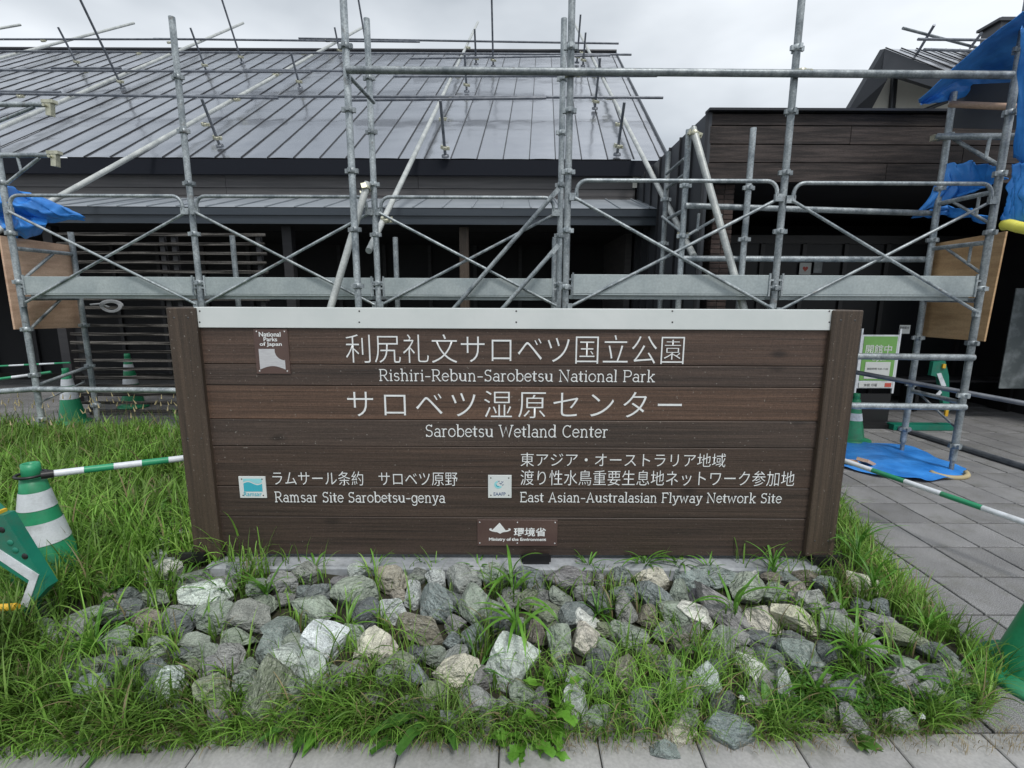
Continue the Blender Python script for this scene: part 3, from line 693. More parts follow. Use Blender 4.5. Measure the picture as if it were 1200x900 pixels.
# ------------------------------------------------------------------ entrance wing
wing = thing('entrance_wing', 'flat-topped entrance wing clad in black wood boards at right', 'building', (3, 6, 0))
YF = 5.3
zwt = at(833, 131, YF).z; xw0 = at(833, 131, YF).x; xw1 = 7.2
yr = [132.5, 147, 169, 190.5, 213.5]
for k in range(4):
    z1, z0 = at(900, yr[k], YF).z, at(900, yr[k + 1], YF).z; x = xw0 + .004
    cuts = {0: [5.0], 1: [3.35, 5.6], 2: [4.5], 3: [3.75, 6.0]}[k] + [xw1]
    for c_ in cuts:
        b = MB(); b.box(((x + c_) / 2, YF + .02 + random.uniform(0, .002), (z0 + z1) / 2), (c_ - x - .004, .03, z1 - z0 - .008), bev=.003); part('board', b, 'blackwood', wing); x = c_
b = MB(); b.box(((xw0 + xw1) / 2, YF + .01, zwt + .012), (xw1 - xw0 + .06, .12, .022)); part('coping', b, 'seam', wing)
zbt = at(900, 213.5, YF).z
b = MB(); b.box(((xw0 + xw1) / 2, YF + .06, (zwt + zbt) / 2), (xw1 - xw0 - .02, .04, zwt - zbt)); part('wall', b, 'void', wing)
# side wall of standing seam metal
for k in range(9):
    y0 = YF + .004 + k * .4; b = MB(); b.box((xw0 + .0, y0 + .2, zwt / 2), (.04, .396, zwt)); part('wall_sheet', b, 'sidemetal', wing)
    b = MB(); b.box((xw0 - .03, y0, zwt / 2), (.03, .02, zwt)); part('seam', b, 'seam', wing)
b = MB(); b.box(((xw0 + xw1) / 2, YF + 1.9, zbt + .1), (xw1 - xw0, 3.6, .04)); part('porch_ceiling', b, 'void', wing)
b = MB(); b.box(((xw0 + xw1) / 2, YF + 3.6, zwt - .1), (xw1 - xw0, 7.0, .04)); part('roof', b, 'sidemetal', wing)
b = MB(); b.box(((xw0 + xw1) / 2, 9.0, zbt / 2 + .2), (xw1 - xw0 - .05, .08, zbt + .4)); part('back_wall', b, 'void', wing)
b = MB(); b.box((xw1, YF + 1.8, zbt / 2 + .2), (.08, 3.74, zbt + .4)); part('end_wall', b, 'void', wing)
# brick pier
pr0, pr1 = at(838, 225, YF + .08).x, at(862, 225, YF + .08).x
b = MB(); b.box(((pr0 + pr1) / 2, YF + .2, zbt / 2), (pr1 - pr0 - .012, .18, zbt - .01)); pier = part('pier', b, 'mortar', wing)
bm_ = MB(); bm_.box((0, 0, 0), ((pr1 - pr0) / 2 - .006, .2, .043), bev=.003); bme = bm_.mesh('brick', M['brick'])
nb = int(zbt / .050)
for k in range(nb):
    for j in range(2):
        inst('brick', bme, ((pr0 + pr1) / 2 + (j - .5) * (pr1 - pr0) / 2, YF + .2 + random.uniform(-.003, .003), .03 + k * .050), pier)
# glazed doors deep in the porch
YD = 7.6
for k in range(8):
    x0 = xw0 + .5 + k * .62
    b = MB(); b.box((x0, YD, 1.2), (.06, .06, 2.4)); part('door_frame', b, 'black', wing)
    b = MB(); b.box((x0 + .31, YD + .01, 1.25), (.56, .01, 2.3)); part('glass_pane', b, 'glass', wing)
b = MB(); b.box((xw0 + 2.8, YD, 2.45), (5.2, .06, .12)); part('transom', b, 'black', wing)
# posters
def poster(px0, py0, px1, py1, Y, mt, label, cat='poster'):
    A, B = at(px0, py1, Y), at(px1, py0, Y); b = MB(); b.box(((A.x + B.x) / 2, Y, (A.z + B.z) / 2), (B.x - A.x, .006, B.z - A.z))
    return single('poster', b, mt, label, cat), A, B
o, A, B = poster(936, 308, 951, 322, YD - .03, 'paper', 'white notice with a red heart on the dark entrance glass')
cc = ((A.x + B.x) / 2, (A.z + B.z) / 2); r_ = .045
hp = [(cc[0] + r_ * .9 * math.sin(t) ** 3, cc[1] + r_ * .06 * (13 * math.cos(t) - 5 * math.cos(2 * t) - 2 * math.cos(3 * t) - math.cos(4 * t))) for t in np.linspace(0, 2 * math.pi, 24, endpoint=False)]
flat(hp, YD - .036, 'red', o)
o, A, B = poster(953, 307, 964, 320, YD - .03, 'pale_mottle', 'dim grey-green card beside the heart notice')
o, A, B = poster(1053, 381, 1067, 391, 6.6, 'paper', 'small white notice plate above the green open board')
put_text('開館案内', 1054.5, 382.5, 1065.5, 385.5, 6.59, 'black', o)
A, B = at(1170, 455, 6.4), at(1240, 338, 6.4)
b = MB(); b.box(((A.x + B.x) / 2, 6.4, (A.z + B.z) / 2), (B.x - A.x, .012, B.z - A.z)); single('glass_screen', b, 'pale_mottle', 'glass panel with painted pale reflection in the entrance at the far right', 'glass panel')
# bench in the porch
bt = thing('bench', 'dark slatted bench in the shade of the entrance', 'bench', at(1150, 440, 7.0) * 1)
q0, q1 = at(1065, 412, 7.0), at(1195, 440, 7.0)
for k in range(3):
    b = MB(); b.box(((q0.x + q1.x) / 2, 6.95 + k * .12, .45), (q1.x - q0.x, .1, .03)); part('seat_slat', b, 'darkwall', bt)
for x in (q0.x + .15, q1.x - .15):
    b = MB(); b.box((x, 7.07, .22), (.05, .3, .42)); part('leg', b, 'black', bt)

# far gable house at upper right
gh = thing('gabled_roof_house', 'grey gabled roof with white wall rising beyond the entrance wing', 'building', (9, 12, 0))
Ar, Br = at(1037, 57, 12), at(1185, 60, 13.5); Cr = at(1128, 92, 11.0); Dr = Br + (Cr - Ar)
nrm = (Br - Ar).cross(Cr - Ar).normalized()
if nrm.z < 0: nrm = -nrm
for k in range(9):
    a0, a1 = k / 9, (k + 1) / 9
    b = MB(); b.add([Ar.lerp(Br, a0), Ar.lerp(Br, a1), Cr.lerp(Dr, a1), Cr.lerp(Dr, a0)], [(0, 1, 2, 3)]); part('roof_sheet', b, 'roof', gh)
    b = MB(); p0, p1 = Ar.lerp(Br, a0), Cr.lerp(Dr, a0); b.tube(p0 + nrm * .02, p1 + nrm * .01, .014, 6); part('seam', b, 'seam', gh)
Er = at(988, 140, 12.6)
b = MB(); b.prism([Ar, Cr, Cr - Vector((0, 0, .32)), Ar - Vector((0, 0, .45))], (.03, .12, 0)); part('verge', b, 'sidemetal', gh)
b = MB(); b.prism([Ar, Er, Er + Vector((.5, 0, -.1)), Ar + Vector((.14, 0, -.62))], (0, .16, .05)); part('verge', b, 'sidemetal', gh)
g0, g1, g2 = at(1047, 72, 12.5), at(1012, 150, 12.5), at(1140, 150, 12.5)
b = MB(); b.prism([g0, g1, g2, at(1125, 88, 12.5)], (0, .1, 0)); part('wall', b, 'white_wall', gh)
b = MB(); b.tube(at(1049, 80, 12.4), at(1044, 140, 12.4), .07, 4); part('mullion', b, 'seam', gh)
b = MB(); b.tube(at(1112, 118, 12.2), at(1060, 138, 12.2), .06, 4); part('lower_verge', b, 'sidemetal', gh)
b = MB(); b.box(at(1172, 43, 13.2), (.5, .5, .62)); b.box(at(1172, 30, 13.2), (.6, .6, .06)); part('chimney', b, 'sidemetal', gh)
Ar2 = Ar.lerp(Br, .3)
b = MB(); b.prism([Ar2 + Vector((0, 1, -.3)), Br + Vector((0, 1, -.3)), Br + Vector((0, 1, -6)), Ar2 + Vector((0, 1, -6))], (0, .1, 0)); part('body', b, 'sidemetal', gh)
# ------------------------------------------------------------------ scaffolding
PR = .0290
def collar_mesh():
    b = MB(); b.lathe((0, 0, 0), [(PR + .001, -.024), (PR + .007, -.022), (PR + .007, .022), (PR + .001, .024)], 12)
    for a in range(4):
        rr = Matrix.Rotation(R(90 * a), 3, 'Z')
        b.box(rr @ Vector((PR + .015, 0, 0)), (.026, .024, .036), rr)
    return b.mesh('collar', M['steel'])
COL = collar_mesh()
def clamp_mesh():
    b = MB(); b.lathe((0, 0, 0), [(PR + .001, -.025), (PR + .009, -.022), (PR + .009, .022), (PR + .001, .025)], 10)
    b.box((PR + .02, .0, 0), (.05, .035, .045)); b.tube((PR + .03, -.05, 0), (PR + .03, .06, 0), .008, 6); b.box((-PR - .01, .02, 0), (.03, .05, .05))
    b.box((PR + .03, .06, 0), (.022, .012, .022))
    return b.mesh('clamp', M['clamp'])
CLA = clamp_mesh()
def pipe(a, b, parent, name='ledger', m='steel', r=PR, n=10, label=None):
    q = MB(); q.tube(a, b, r, n)
    a, b = Vector(a), Vector(b); d = (b - a).normalized(); u = d.orthogonal().normalized(); w_ = d.cross(u)
    return part(name, q, m, parent, label)
def post(x, y, z0, z1, parent, spac=.475, off=0, m='steel'):
    q = MB(); q.tube((x, y, z0), (x, y, z1), PR, 12)
    if z0 < .2: q.tube((x, y, .02), (x, y, z0 + .1), .019, 8); q.box((x, y, .008), (.14, .14, .012))
    o = part('post', q, m, parent)
    z = off
    while z < z1 - .12:
        if z > z0: inst('collar', COL, (x, y, z), o, (0, 0, random.uniform(-.15, .15)))
        z += spac
    return o
def px_x(px, py, Y): return at(px, py, Y).x

def guardrail(xa, xb, Y, ztop, zfoot, parent, pot=PR):
    """rounded hand rail panel with its crossed braces"""
    r = .09; q = MB(); pts = [(xa, Y, zfoot)]
    for k in range(7):
        t = R(180 - 15 * k); pts.append((xa + r + r * math.cos(t), Y, ztop - r + r * math.sin(t)))
    for k in range(7):
        t = R(90 - 15 * k); pts.append((xb - r + r * math.cos(t), Y, ztop - r + r * math.sin(t)))
    pts.append((xb, Y, zfoot)); q.path(pts, .0165, 8)
    for s, x in ((-1, xa), (1, xb)): q.box((x + s * .022, Y, zfoot - .01), (.075, .03, .06))
    return part('guardrail', q, 'steel', parent)
def plank(xa, xb, Y, ztop, h, depth, parent):
    q = MB(); q.box(((xa + xb) / 2, Y, ztop - h / 2), (xb - xa, .022, h), bev=.003)
    q.box(((xa + xb) / 2, Y + .012, ztop - h - .006), (xb - xa, .04, .012))
    o = part('toe_board', q, 'steel_plank', parent)
    d = MB(); d.box(((xa + xb) / 2, Y + depth / 2, ztop - h - .03), (xb - xa - .05, depth - .06, .035)); part('deck', d, 'steel_plank', parent)
    for s, x in ((1, xa), (-1, xb)):
        c = MB(); c.box((x + s * -.012, Y - .012, ztop - h * .25), (.05, .012, .018)); c.box((x + s * -.012, Y - .012, ztop - h * .62), (.05, .012, .018)); c.box((x + s * .015, Y - .014, ztop - h / 2), (.014, .016, h + .03))
        part('hook', c, 'steel', o)

def brace(xa, za, xb, zb, Y, parent, r=.0135):
    q = MB(); q.tube((xa, Y, za), (xb, Y, zb), r, 8); part('cross_brace', q, 'steel', parent)
def zz(px, py, Y): return at(px, py, Y).z

# right, nearer scaffold
YN, YB = 4.41, 5.0
sr = thing('scaffold', 'galvanised scaffold behind the right half of the sign, with posts reaching above the frame', 'scaffolding', (2, YN, 0))
XN = [px_x(p, 335, YN) for p in (419, 663, 908, 1150)]
for i, x in enumerate(XN): post(x, YN, .12, 4.8, sr, .475, .26, )
XBk = [XN[2] - .0, XN[3]]
for i, x in enumerate(XBk): post(px_x((869, 1087)[i], 320, YB), YB, .12, (zz(880, 150, YB), zz(1110, 108, YB))[i], sr, .475, .26)
pipe(at(406, 82, YN - .055), at(1186, 88, YN - .055), sr)
for p in (663, 908, 1150):
    inst('clamp', CLA, at(project((px_x(p, 335, YN), YN, 3.9))[0], 85, YN - .03), sr)
pipe(at(408, 88, YN), at(438, 120, YN + .55), sr, 'strut', r=.018)
# guardrails & braces, bays 4 and 5
def bay(xa, xb, Y, py_top, py_foot, pa, pb, parent, sc_=1):
    zt_, zf_ = zz(603, py_top, Y - .03), zz(603, py_foot, Y - .03)
    guardrail(xa + .07, xb - .07, Y - .03, zt_, zf_, parent)
    zl = zz(603, pb, Y - .04)
    brace(xa + .055, zf_ - .02, xb - .03, zl, Y - .045, parent); brace(xb - .055, zf_ - .02, xa + .03, zl, Y - .015, parent)
    for x in (xa + .035, xb - .035):
        q = MB(); q.box((x, Y - .03, zl), (.04, .04, .07)); part('brace_fitting', q, 'steel', parent)
bay(XN[1], XN[2], YN, 211, 229, 0, 360, sr)
bay(XN[2], XN[3], YN, 213, 231, 0, 364, sr)
zpl = zz(900, 322.5, YN); hpl = zpl - zz(900, 345, YN)
plank(XN[1] + .045, XN[2] - .04, YN, zpl, hpl, .55, sr); plank(XN[2] + .04, XN[3] - .045, YN, zpl, hpl, .55, sr)
# back ledgers
pipe(at(803, 241, YB + .05), at(1092, 250, YB + .05), sr); pipe(at(800, 303, YB + .05), at(1086, 304, YB + .05), sr)
for py, pb in ((417, 419), (475, 477)):
    pipe(at(963, py, YN - .02), at(1141 if py < 450 else 1131, pb, YN - .02), sr)
# side frame bars (run front to back at the right end)
xe, xbk = XN[3], px_x(1087, 320, YB)
def side(zc_, parent, strut=True, x0=None, x1=None):
    x0 = xe if x0 is None else x0; x1 = xbk if x1 is None else x1
    pipe((x0, YN + .03, zc_), (x1, YB - .03, zc_ + .0), parent, 'transom', r=.021)
    if strut:
        pipe((x0, YN + .02, zc_ - .26), (x1 * .7 + x0 * .3, YN + .42, zc_ - .01), parent, 'strut', r=.013)
        pipe((x0 * .75 + x1 * .25, YN + .16, zc_), (x0 * .75 + x1 * .25, YN + .16, zc_ - .16), parent, 'strut', r=.012)
side(zz(1157, 284, YN), sr); side(zz(1166, 224, YN), sr)
pipe(at(1098, 160, YB - .05), at(1215, 160, YN - .05), sr, 'transom'); inst('clamp', CLA, at(1101, 161, YB - .05), sr)
pipe(at(1176, 197, YN), at(1118, 163, YB - .1), sr, 'strut', r=.017); pipe(at(1155, 186, YN + .15), at(1160, 162, YN + .15), sr, 'strut', r=.014)
side(zz(1130, 472, YN), sr, False); pipe(at(1122, 503, YN), at(1078, 462, YB - .1), sr, 'strut', r=.010)
side(zz(1148, 352, YN), sr, False)
# dark rails slanting at right
tr = thing('handrail', 'dark steel handrail pipe crossing low behind the right scaffold posts', 'pipe', at(1003, 437, 5.2))
pipe(at(985, 433, 5.3), at(1240, 480, 4.2), tr, 'rail', 'dark_pipe', .024)
single('step_edge_bar', (lambda q: q.tube(atz(1000, 485, .03), atz(1260, 566, .03), .03, 10))(MB()), 'dark_pipe', 'grey bar standing in for a step edge behind the right scaffold feet', 'pipe')  # tube stands in for a dark step edge along the paving

# left, farther scaffold
YL, YLB = 5.1, 5.8
s2 = thing('scaffold', 'galvanised scaffold behind the left half of the sign, with crossed braces and shorter posts', 'scaffolding', (-2, YL, 0))
XLf = [px_x(p, 335, YL) for p in (23, 234, 443, 655)] + [px_x(797, 322, YL)]
tops = [zz(0, 165, YL), zz(205, 20, YL), zz(432, 22, YL), zz(661, 22, YL), zz(806, 152, YL)]
for x, t in zip(XLf, tops): post(x, YL, .14, t, s2, .475, .30)
XLb = [px_x(p, 330, YLB) for p in (91, 277, 465, 649, 775)]
tb = [zz(84, 272, YLB), zz(274, 276, YLB), zz(462, 278, YLB), zz(649, 278, YLB), zz(781, 178, YLB)]
for x, t in zip(XLb, tb): post(x, YLB, .12, t, s2, .475, .30)
for k, (a, b) in enumerate(((0, 1), (1, 2), (2, 3))):
    bay(XLf[a], XLf[b], YL, 231.5, 248, 0, 358, s2)
zpl2 = zz(300, 325, YL); hp2 = zpl2 - zz(300, 345, YL)
for a in range(3): plank(XLf[a] + .045, XLf[a + 1] - .045, YL, zpl2, hp2, .62, s2)
pipe(at(-60, 463, YL - .02), at(46, 455.5, YL - .02), s2); pipe(at(40, 456, YL - .02), at(215, 457.5, YL - .02), s2)
# left end frame
def sideL(py, strut=True):
    z = zz(30, py, YL); pipe((XLf[0], YL + .03, z), (XLb[0], YLB - .03, z), s2, 'transom', r=.021)
    if strut: pipe((XLf[0], YL + .05, z - .3), (XLb[0], YLB - .25, z - .01), s2, 'strut', r=.015)
sideL(291); sideL(350); pipe((XLf[0], YL, zz(50, 452, YL)), (XLb[0], YLB, zz(50, 440, YL)), s2, 'transom', r=.018)
pipe(at(50, 470, YL), at(98, 448, YLB - .1), s2, 'strut', r=.010)
def bracket(px1, py, pe):
    pipe(at(px1, py, YL), at(pe, py, YL), s2, 'bracket', r=.024)
    pipe(at(px1 + 6, py + 33, YL), at(pe - 18, py + 3, YL), s2, 'strut', r=.015); pipe(at(px1 + 18, py + 1, YL), at(px1 + 23, py + 19, YL), s2, 'strut', r=.012)
    q = MB(); c = at(pe + 1, py + 5, YL); q.box(c, (.05, .05, .13), Matrix.Rotation(.12, 3, 'Y')); q.box(c + Vector((0, 0, .06)), (.11, .06, .03)); q.tube(c + Vector((-.02, -.05, .02)), c + Vector((-.02, .05, .02)), .015, 6)
    part('bracket_clamp', q, 'clamp', s2)
bracket(-40, 122.5, 58); bracket(2, 182, 64)
# end frame left of the wing: transoms with struts
for zt_ in (246, 203):
    a = at(800, zt_, YL); z = a.z; pipe((XLf[4], YL, z + .0), (XLb[4], YLB, z - .0), s2, 'transom', r=.018)
pipe(at(799, 272, YL), at(776, 254, YLB), s2, 'strut', r=.014)
pipe(at(802, 278, YL + .05), at(846, 252, YL + .05), s2, 'strut', r=.014); pipe(at(819, 250, YL + .05), at(817, 271, YL + .05), s2, 'strut', r=.014)
pipe(at(781, 204, YLB - .1), at(802, 186, YL), s2, 'strut', r=.016)
# flat-ended braces by the middle posts
def flatbrace(a, b, parent):
    a, b = Vector(a), Vector(b); q = MB(); d = (b - a).normalized(); q.tube(a + d * .09, b, .021, 10)
    rot = Matrix((Vector((0, 1, 0)).cross(d).normalized() * 1, Vector((0, 1, 0)), d)).transposed()
    q.box(a + d * .06, (.045, .012, .14), rot); part('brace', q, 'steel', parent)
flatbrace(at(654, 222, YL - .08), at(528, 366, YL - .08), s2); flatbrace(at(654, 288, YL - .1), at(585, 366, YL - .1), s2)

# loose tubes tied to the scaffolds
def loose(a, b, label, clamps=(), m='pale_tube', r=.033):
    t = thing('scaffold_tube', label, 'scaffold tube', tuple(a))
    q = MB(); q.tube(a, b, r, 12, cap=False); q.tube(Vector(a) , Vector(a).lerp(Vector(b), .004), r * .999, 12); q.tube(Vector(b).lerp(Vector(a), .004), Vector(b), r * .999, 12)
    part('tube', q, m, t)
    for k in clamps:
        inst('clamp', CLA, Vector(a).lerp(Vector(b), k), t, (random.uniform(-.4, .4), random.uniform(.2, .8), random.uniform(0, 3)))
    return t
loose(at(431, 214, YL - .06), at(384, 372, YN + .3), 'steel tube leaning steeply beside the two posts left of centre, clamped at its top', (.04,))
loose(at(812, 150, YL - .07), at(873, 366, YN + .1), 'thick steel tube slanting from a short post top to behind the sign, right of centre', (.03,))

# roof rails and cross pipes
rack = thing('roof_pipe_frame', 'frame of thin dark pipes clamped in a grid over the big metal roof', 'scaffolding', (-3, 9, 4))
OFF = .17
rpo = rp + rn * OFF
def rl(px, py, off=OFF): return onplane(px, py, rp + rn * off, rn)
def rail(x5, x14, y0=5.2, y1=14.4, parent=rack, clampy=()):
    f = lambda y, x: Vector((x, y, ZE + TP * (y - YE))) + rn * OFF
    a = f(y0, x5); b = f(y1, x14); pipe(a, b, parent, 'sloping_tube', 'steel'); return a, b
def rail_px(p0, p1, cl=(), m='pale_tube'):
    a, b = rl(*p0), rl(*p1); pipe(a, b, rack, 'sloping_tube', m, r=.034)
    for c in cl: inst('clamp', CLA, rl(c[0], c[1], OFF + .02), rack, (R(33.7), 0, random.uniform(-.3, .3)))
rail_px((-30, 286), (427, 31), [(22, 258), (240, 146), (277, 117), (322, 88), (355, 63), (383, 48)])
rail_px((-30, 163), (285, 27), [(23, 113), (100, 84), (162, 63), (198, 50)])
rail_px((-30, 76), (157, 27), [(50, 48)])
rail_px((-40, 40), (24, 29))
rail_px((432, 294), (560, 26), [(452, 258), (518, 140), (525, 116), (536, 90), (548, 56)])
rail_px((813, 300), (672, 25), [(800, 277), (725, 146), (712, 115), (697, 90), (682, 62)])
o2 = OFF + .05
def cross(p0, p1, n=1):
    a, b = rl(*p0, o2), rl(*p1, o2); pipe(a, b, rack, 'cross_tube', 'dark_pipe', r=.0245)
for a, b in [((-40, 109), (326, 115)), ((230, 112.5), (777, 114.5)), ((410, 117.5), (640, 115)), ((-40, 107), (71, 108)),
             ((-40, 82), (364, 84.5)), ((285, 82), (640, 85.5)), ((461, 89.5), (770, 89)), ((60, 80), (142, 80)),
             ((-40, 60), (400, 62)), ((180, 61), (740, 64)), ((481, 68.5), (715, 65)),
             ((-40, 46), (240, 46)), ((180, 45.5), (492, 49)), ((350, 45), (725, 51))]:
    cross(a, b)
# stub posts square to the roof
def stub(pb, pt, clamp=True):
    b0 = onplane(*pb, rp + rn * .03, rn)
    d1 = ray(*pt); # point on the normal line through b0 nearest to the view ray of pt
    p0 = CAM; u = d1.normalized(); v_ = rn; w0 = p0 - b0; B_ = u.dot(v_); den = 1 - B_ * B_
    t_ = (v_.dot(w0) - B_ * u.dot(w0)) / den
    L_ = max(.25, min(2.2, t_)); top = b0 + rn * L_
    q = MB(); q.tube(b0, top, .022, 8); q.lathe(b0, [(.001, .04), (.055, .03), (.06, 0)], 10, Matrix.Rotation(R(33.7), 3, 'X'))
    o = part('stub_post', q, 'dark_pipe', rack)
    inst('clamp', CLA, b0 + rn * (OFF - .04), o, (R(33.7), 0, .4))
for pb, pt in [((93, 80), (66, 32)), ((144, 104), (93, -8)), ((258, 172), (228, 117)), ((242, 84), (217, 33)), ((284, 74), (248, -8)), ((352, 104), (340, 62)),
               ((399, 66), (392, 32)), ((432, 70), (412, -8)), ((522, 184), (517, 118)), ((547, 108), (543, 64)), ((558, 76), (554, 34)), ((578, 78), (575, -8)),
               ((676, 74), (679, 17)), ((683, 78), (682, 38)), ((697, 128), (701, 68)), ((723, 182), (731, 120))]:
    stub(pb, pt)
# small pipe frame over the far gable
r2 = thing('roof_pipe_frame', 'few thin crossed pipes on the small gabled roof at upper right', 'scaffolding', (10, 12, 6))
for a, b, m_ in [((1058, 33), (1145, 56), 'steel'), ((1095, 29), (1068, 74), 'dark_pipe'), ((1076, 46), (1160, 47), 'dark_pipe'), ((1150, 39), (1137, 56), 'dark_pipe'), ((1083, 58), (1150, 60), 'dark_pipe')]:
    pipe(at(*a, 11.6), at(*b, 12.4), r2, 'tube', m_, r=.028)

# ------------------------------------------------------------------ plywood, tarps, foam
def panel_thing(pts, th, m_, label, cat='plywood'):
    q = MB(); q.prism(pts, th); return single('plywood_sheet', q, m_, label, cat)
xl = -5.02
panel_thing([at(0, 276, 5.14), at(86, 288, YLB + .05), at(95, 384, YLB + .05), at(18, 386, 5.14)], (-.02, 0, 0), 'ply', 'pinkish plywood sheet tied inside the far left scaffold frame')
xr = XN[3] + .05
panel_thing([at(1179, 271, 4.47), at(1092, 286, YB + .08), at(1076, 394, YB + .08), at(1153, 400, 4.47)], (.02, .004, 0), 'ply2', 'ochre plywood sheet tied inside the right scaffold end frame')
def tarp(name, rows_, label, nu=40, nv=24, amp=.03, freq=6, seed=0, m_='tarp', thick=.004):
    """rows_: rows of (px,py,Y) control points"""
    P_ = [[at(*p) for p in r] for r in rows_]
    def samp(line, t):
        k = t * (len(line) - 1); i = min(int(k), len(line) - 2); f = k - i
        a, b = line[i], line[i + 1]; return a.lerp(b, f)
    vs = []
    for j in range(nv + 1):
        v_ = j / nv; cols_ = [samp([r for r in P_[0]], 0)]
        for i in range(nu + 1):
            u = i / nu; col_ = [samp(r, u) for r in P_]; p = samp(col_, v_)
            nn_ = noise.noise(Vector((u * freq + seed, v_ * freq * .5, seed))) + .22 * noise.noise(Vector((u * freq * 2.4 + v_ * 4, v_ * freq * .6, seed + 5)))
            fold = abs(noise.noise(Vector((u * freq * 1.3 - v_ * 3 + seed, v_ * 2, 9)))) 
            vs.append(p + Vector((nn_ * amp * .5, -nn_ * amp - fold * amp, nn_ * amp * .6 - fold * amp * .5)))
    q = MB(); q.add(vs, [(j * (nu + 1) + i, j * (nu + 1) + i + 1, (j + 1) * (nu + 1) + i + 1, (j + 1) * (nu + 1) + i) for j in range(nv) for i in range(nu)], True)
    o = single(name, q, m_, label, 'tarpaulin')
    md = o.modifiers.new('s', 'SOLIDIFY'); md.thickness = thick
    return o
tarp('tarpaulin', [[(1076, 117, 4.75), (1112, 84, 4.6), (1150, 50, 4.45), (1197, 14, 4.25), (1240, 14, 4.2)],
                   [(1078, 121, 4.95), (1118, 96, 5.0), (1150, 84, 5.0), (1190, 80, 4.9), (1240, 80, 4.9)],
                   [(1082, 123, 4.8), (1105, 119, 5.0), (1140, 112, 5.1), (1180, 110, 5.1), (1240, 112, 5.1)]],
     'blue tarpaulin stretched as a peaked awning over the top of the right scaffold', amp=.035, freq=5, seed=3)
tarp('tarpaulin', [[(1198, 30, 4.15), (1215, 30, 4.0), (1260, 30, 4.0)], [(1190, 110, 4.2), (1212, 110, 4.05), (1260, 110, 4.0)], [(1188, 185, 4.22), (1206, 190, 4.05), (1260, 190, 4.0)]],
     'upper blue tarpaulin hanging down the outer face of the right scaffold', seed=5, amp=.03, freq=5)
tarp('tarpaulin', [[(1186, 192, 4.15), (1205, 190, 4.02), (1260, 192, 3.9)], [(1180, 225, 4.15), (1200, 225, 4.0), (1260, 225, 3.9)], [(1174, 258, 4.15), (1200, 262, 4.0), (1260, 262, 3.9)]],
     'lower blue tarpaulin hanging above the yellow foam tube at the right edge', seed=8, amp=.035, freq=8)
tarp('tarpaulin', [[(1107, 190, 5.0), (1140, 190, 4.8), (1171, 196, 4.5)], [(1098, 215, 5.02), (1135, 226, 4.85), (1172, 212, 4.5)], [(1070, 253, 5.1), (1105, 236, 5.0), (1150, 218, 4.7)]],
     'crumpled blue tarpaulin bundled around the back post of the right scaffold', seed=11, amp=.06, freq=6)
tarp('tarpaulin', [[(1070, 250, 5.1), (1110, 240, 5.0), (1160, 252, 4.6)], [(1068, 255, 5.1), (1112, 252, 5.0), (1162, 262, 4.6)]],
     'narrow strip of blue tarpaulin sagging below the bundled tarpaulin at right', seed=12, amp=.04, freq=6, nv=6)
tarp('tarpaulin', [[(-20, 214, 5.2), (10, 218, 5.25), (40, 226, 5.4), (70, 240, 5.6), (100, 253, 5.75)], [(-20, 240, 5.1), (10, 238, 5.1), (40, 246, 5.3), (70, 250, 5.5), (100, 255, 5.75)], [(-20, 250, 5.2), (12, 254, 5.3), (40, 258, 5.4), (75, 258, 5.6), (100, 257, 5.75)]],
     'blue tarpaulin twisted to a point at the left edge beside the first scaffold post', seed=15, amp=.07, freq=5)
tarp('tarpaulin', [[(-10, 250, 5.3), (20, 246, 5.3), (54, 250, 5.5)], [(5, 268, 5.15), (26, 266, 5.15), (56, 262, 5.4)], [(14, 278, 5.3), (30, 279, 5.3), (48, 274, 5.5)]],
     'lower lobe of blue tarpaulin sagging above the left plywood sheet', seed=18, amp=.05, freq=4)
# tarp on the paving
gp = [[atz(984, 517, .02), atz(1010, 518, .03), atz(1050, 519, .02), atz(1075, 527, .02)], [atz(980, 535, .03), atz(1030, 540, .05), atz(1080, 540, .05), atz(1134, 548, .02)], [atz(978, 546, .01), atz(1030, 558, .02), atz(1085, 564, .02), atz(1131, 560, .01)]]
nu, nv = 40, 20; vs = []
def S3(l, t):
    k = t * (len(l) - 1); i = min(int(k), len(l) - 2); return l[i].lerp(l[i + 1], k - i)
for j in range(nv + 1):
    for i in range(nu + 1):
        p = S3([S3(r, i / nu) for r in gp], j / nv); nn_ = noise.noise(Vector((p.x * 2.5, p.y * 4, 2))) + .5 * noise.noise(Vector((p.x * 8, p.y * 5, 4)))
        vs.append(p + Vector((nn_ * .03, 0, max(-.008, nn_ * .035))))
q = MB(); q.add(vs, [(j * (nu + 1) + i, j * (nu + 1) + i + 1, (j + 1) * (nu + 1) + i + 1, (j + 1) * (nu + 1) + i) for j in range(nv) for i in range(nu)], True)
single('tarpaulin', q, 'tarp', 'blue tarpaulin spread on the paving under the right scaffold feet', 'tarpaulin')
q = MB(); c = atz(1015, 541, .06); q.box(c, (.16, .10, .03), Matrix.Rotation(.5, 3, 'Z') @ Matrix.Rotation(.4, 3, 'Y')); q.box(c + Vector((-.13, .03, -.01)), (.12, .08, .02), Matrix.Rotation(-.4, 3, 'Z'))
single('wood_scrap', q, 'ply', 'scrap of pale board lying on the blue ground tarpaulin', 'board scrap')
q = MB(); c = atz(1111, 553, .035); q.path([c + Vector((.16 * math.cos(R(a)), .1 * math.sin(R(a)), .0 + .02 * math.sin(R(a)))) for a in range(180, 361, 15)], .022, 6)
single('wood_pad', q, 'straw', 'pale curved pad around the foot of the right front scaffold post', 'pad')
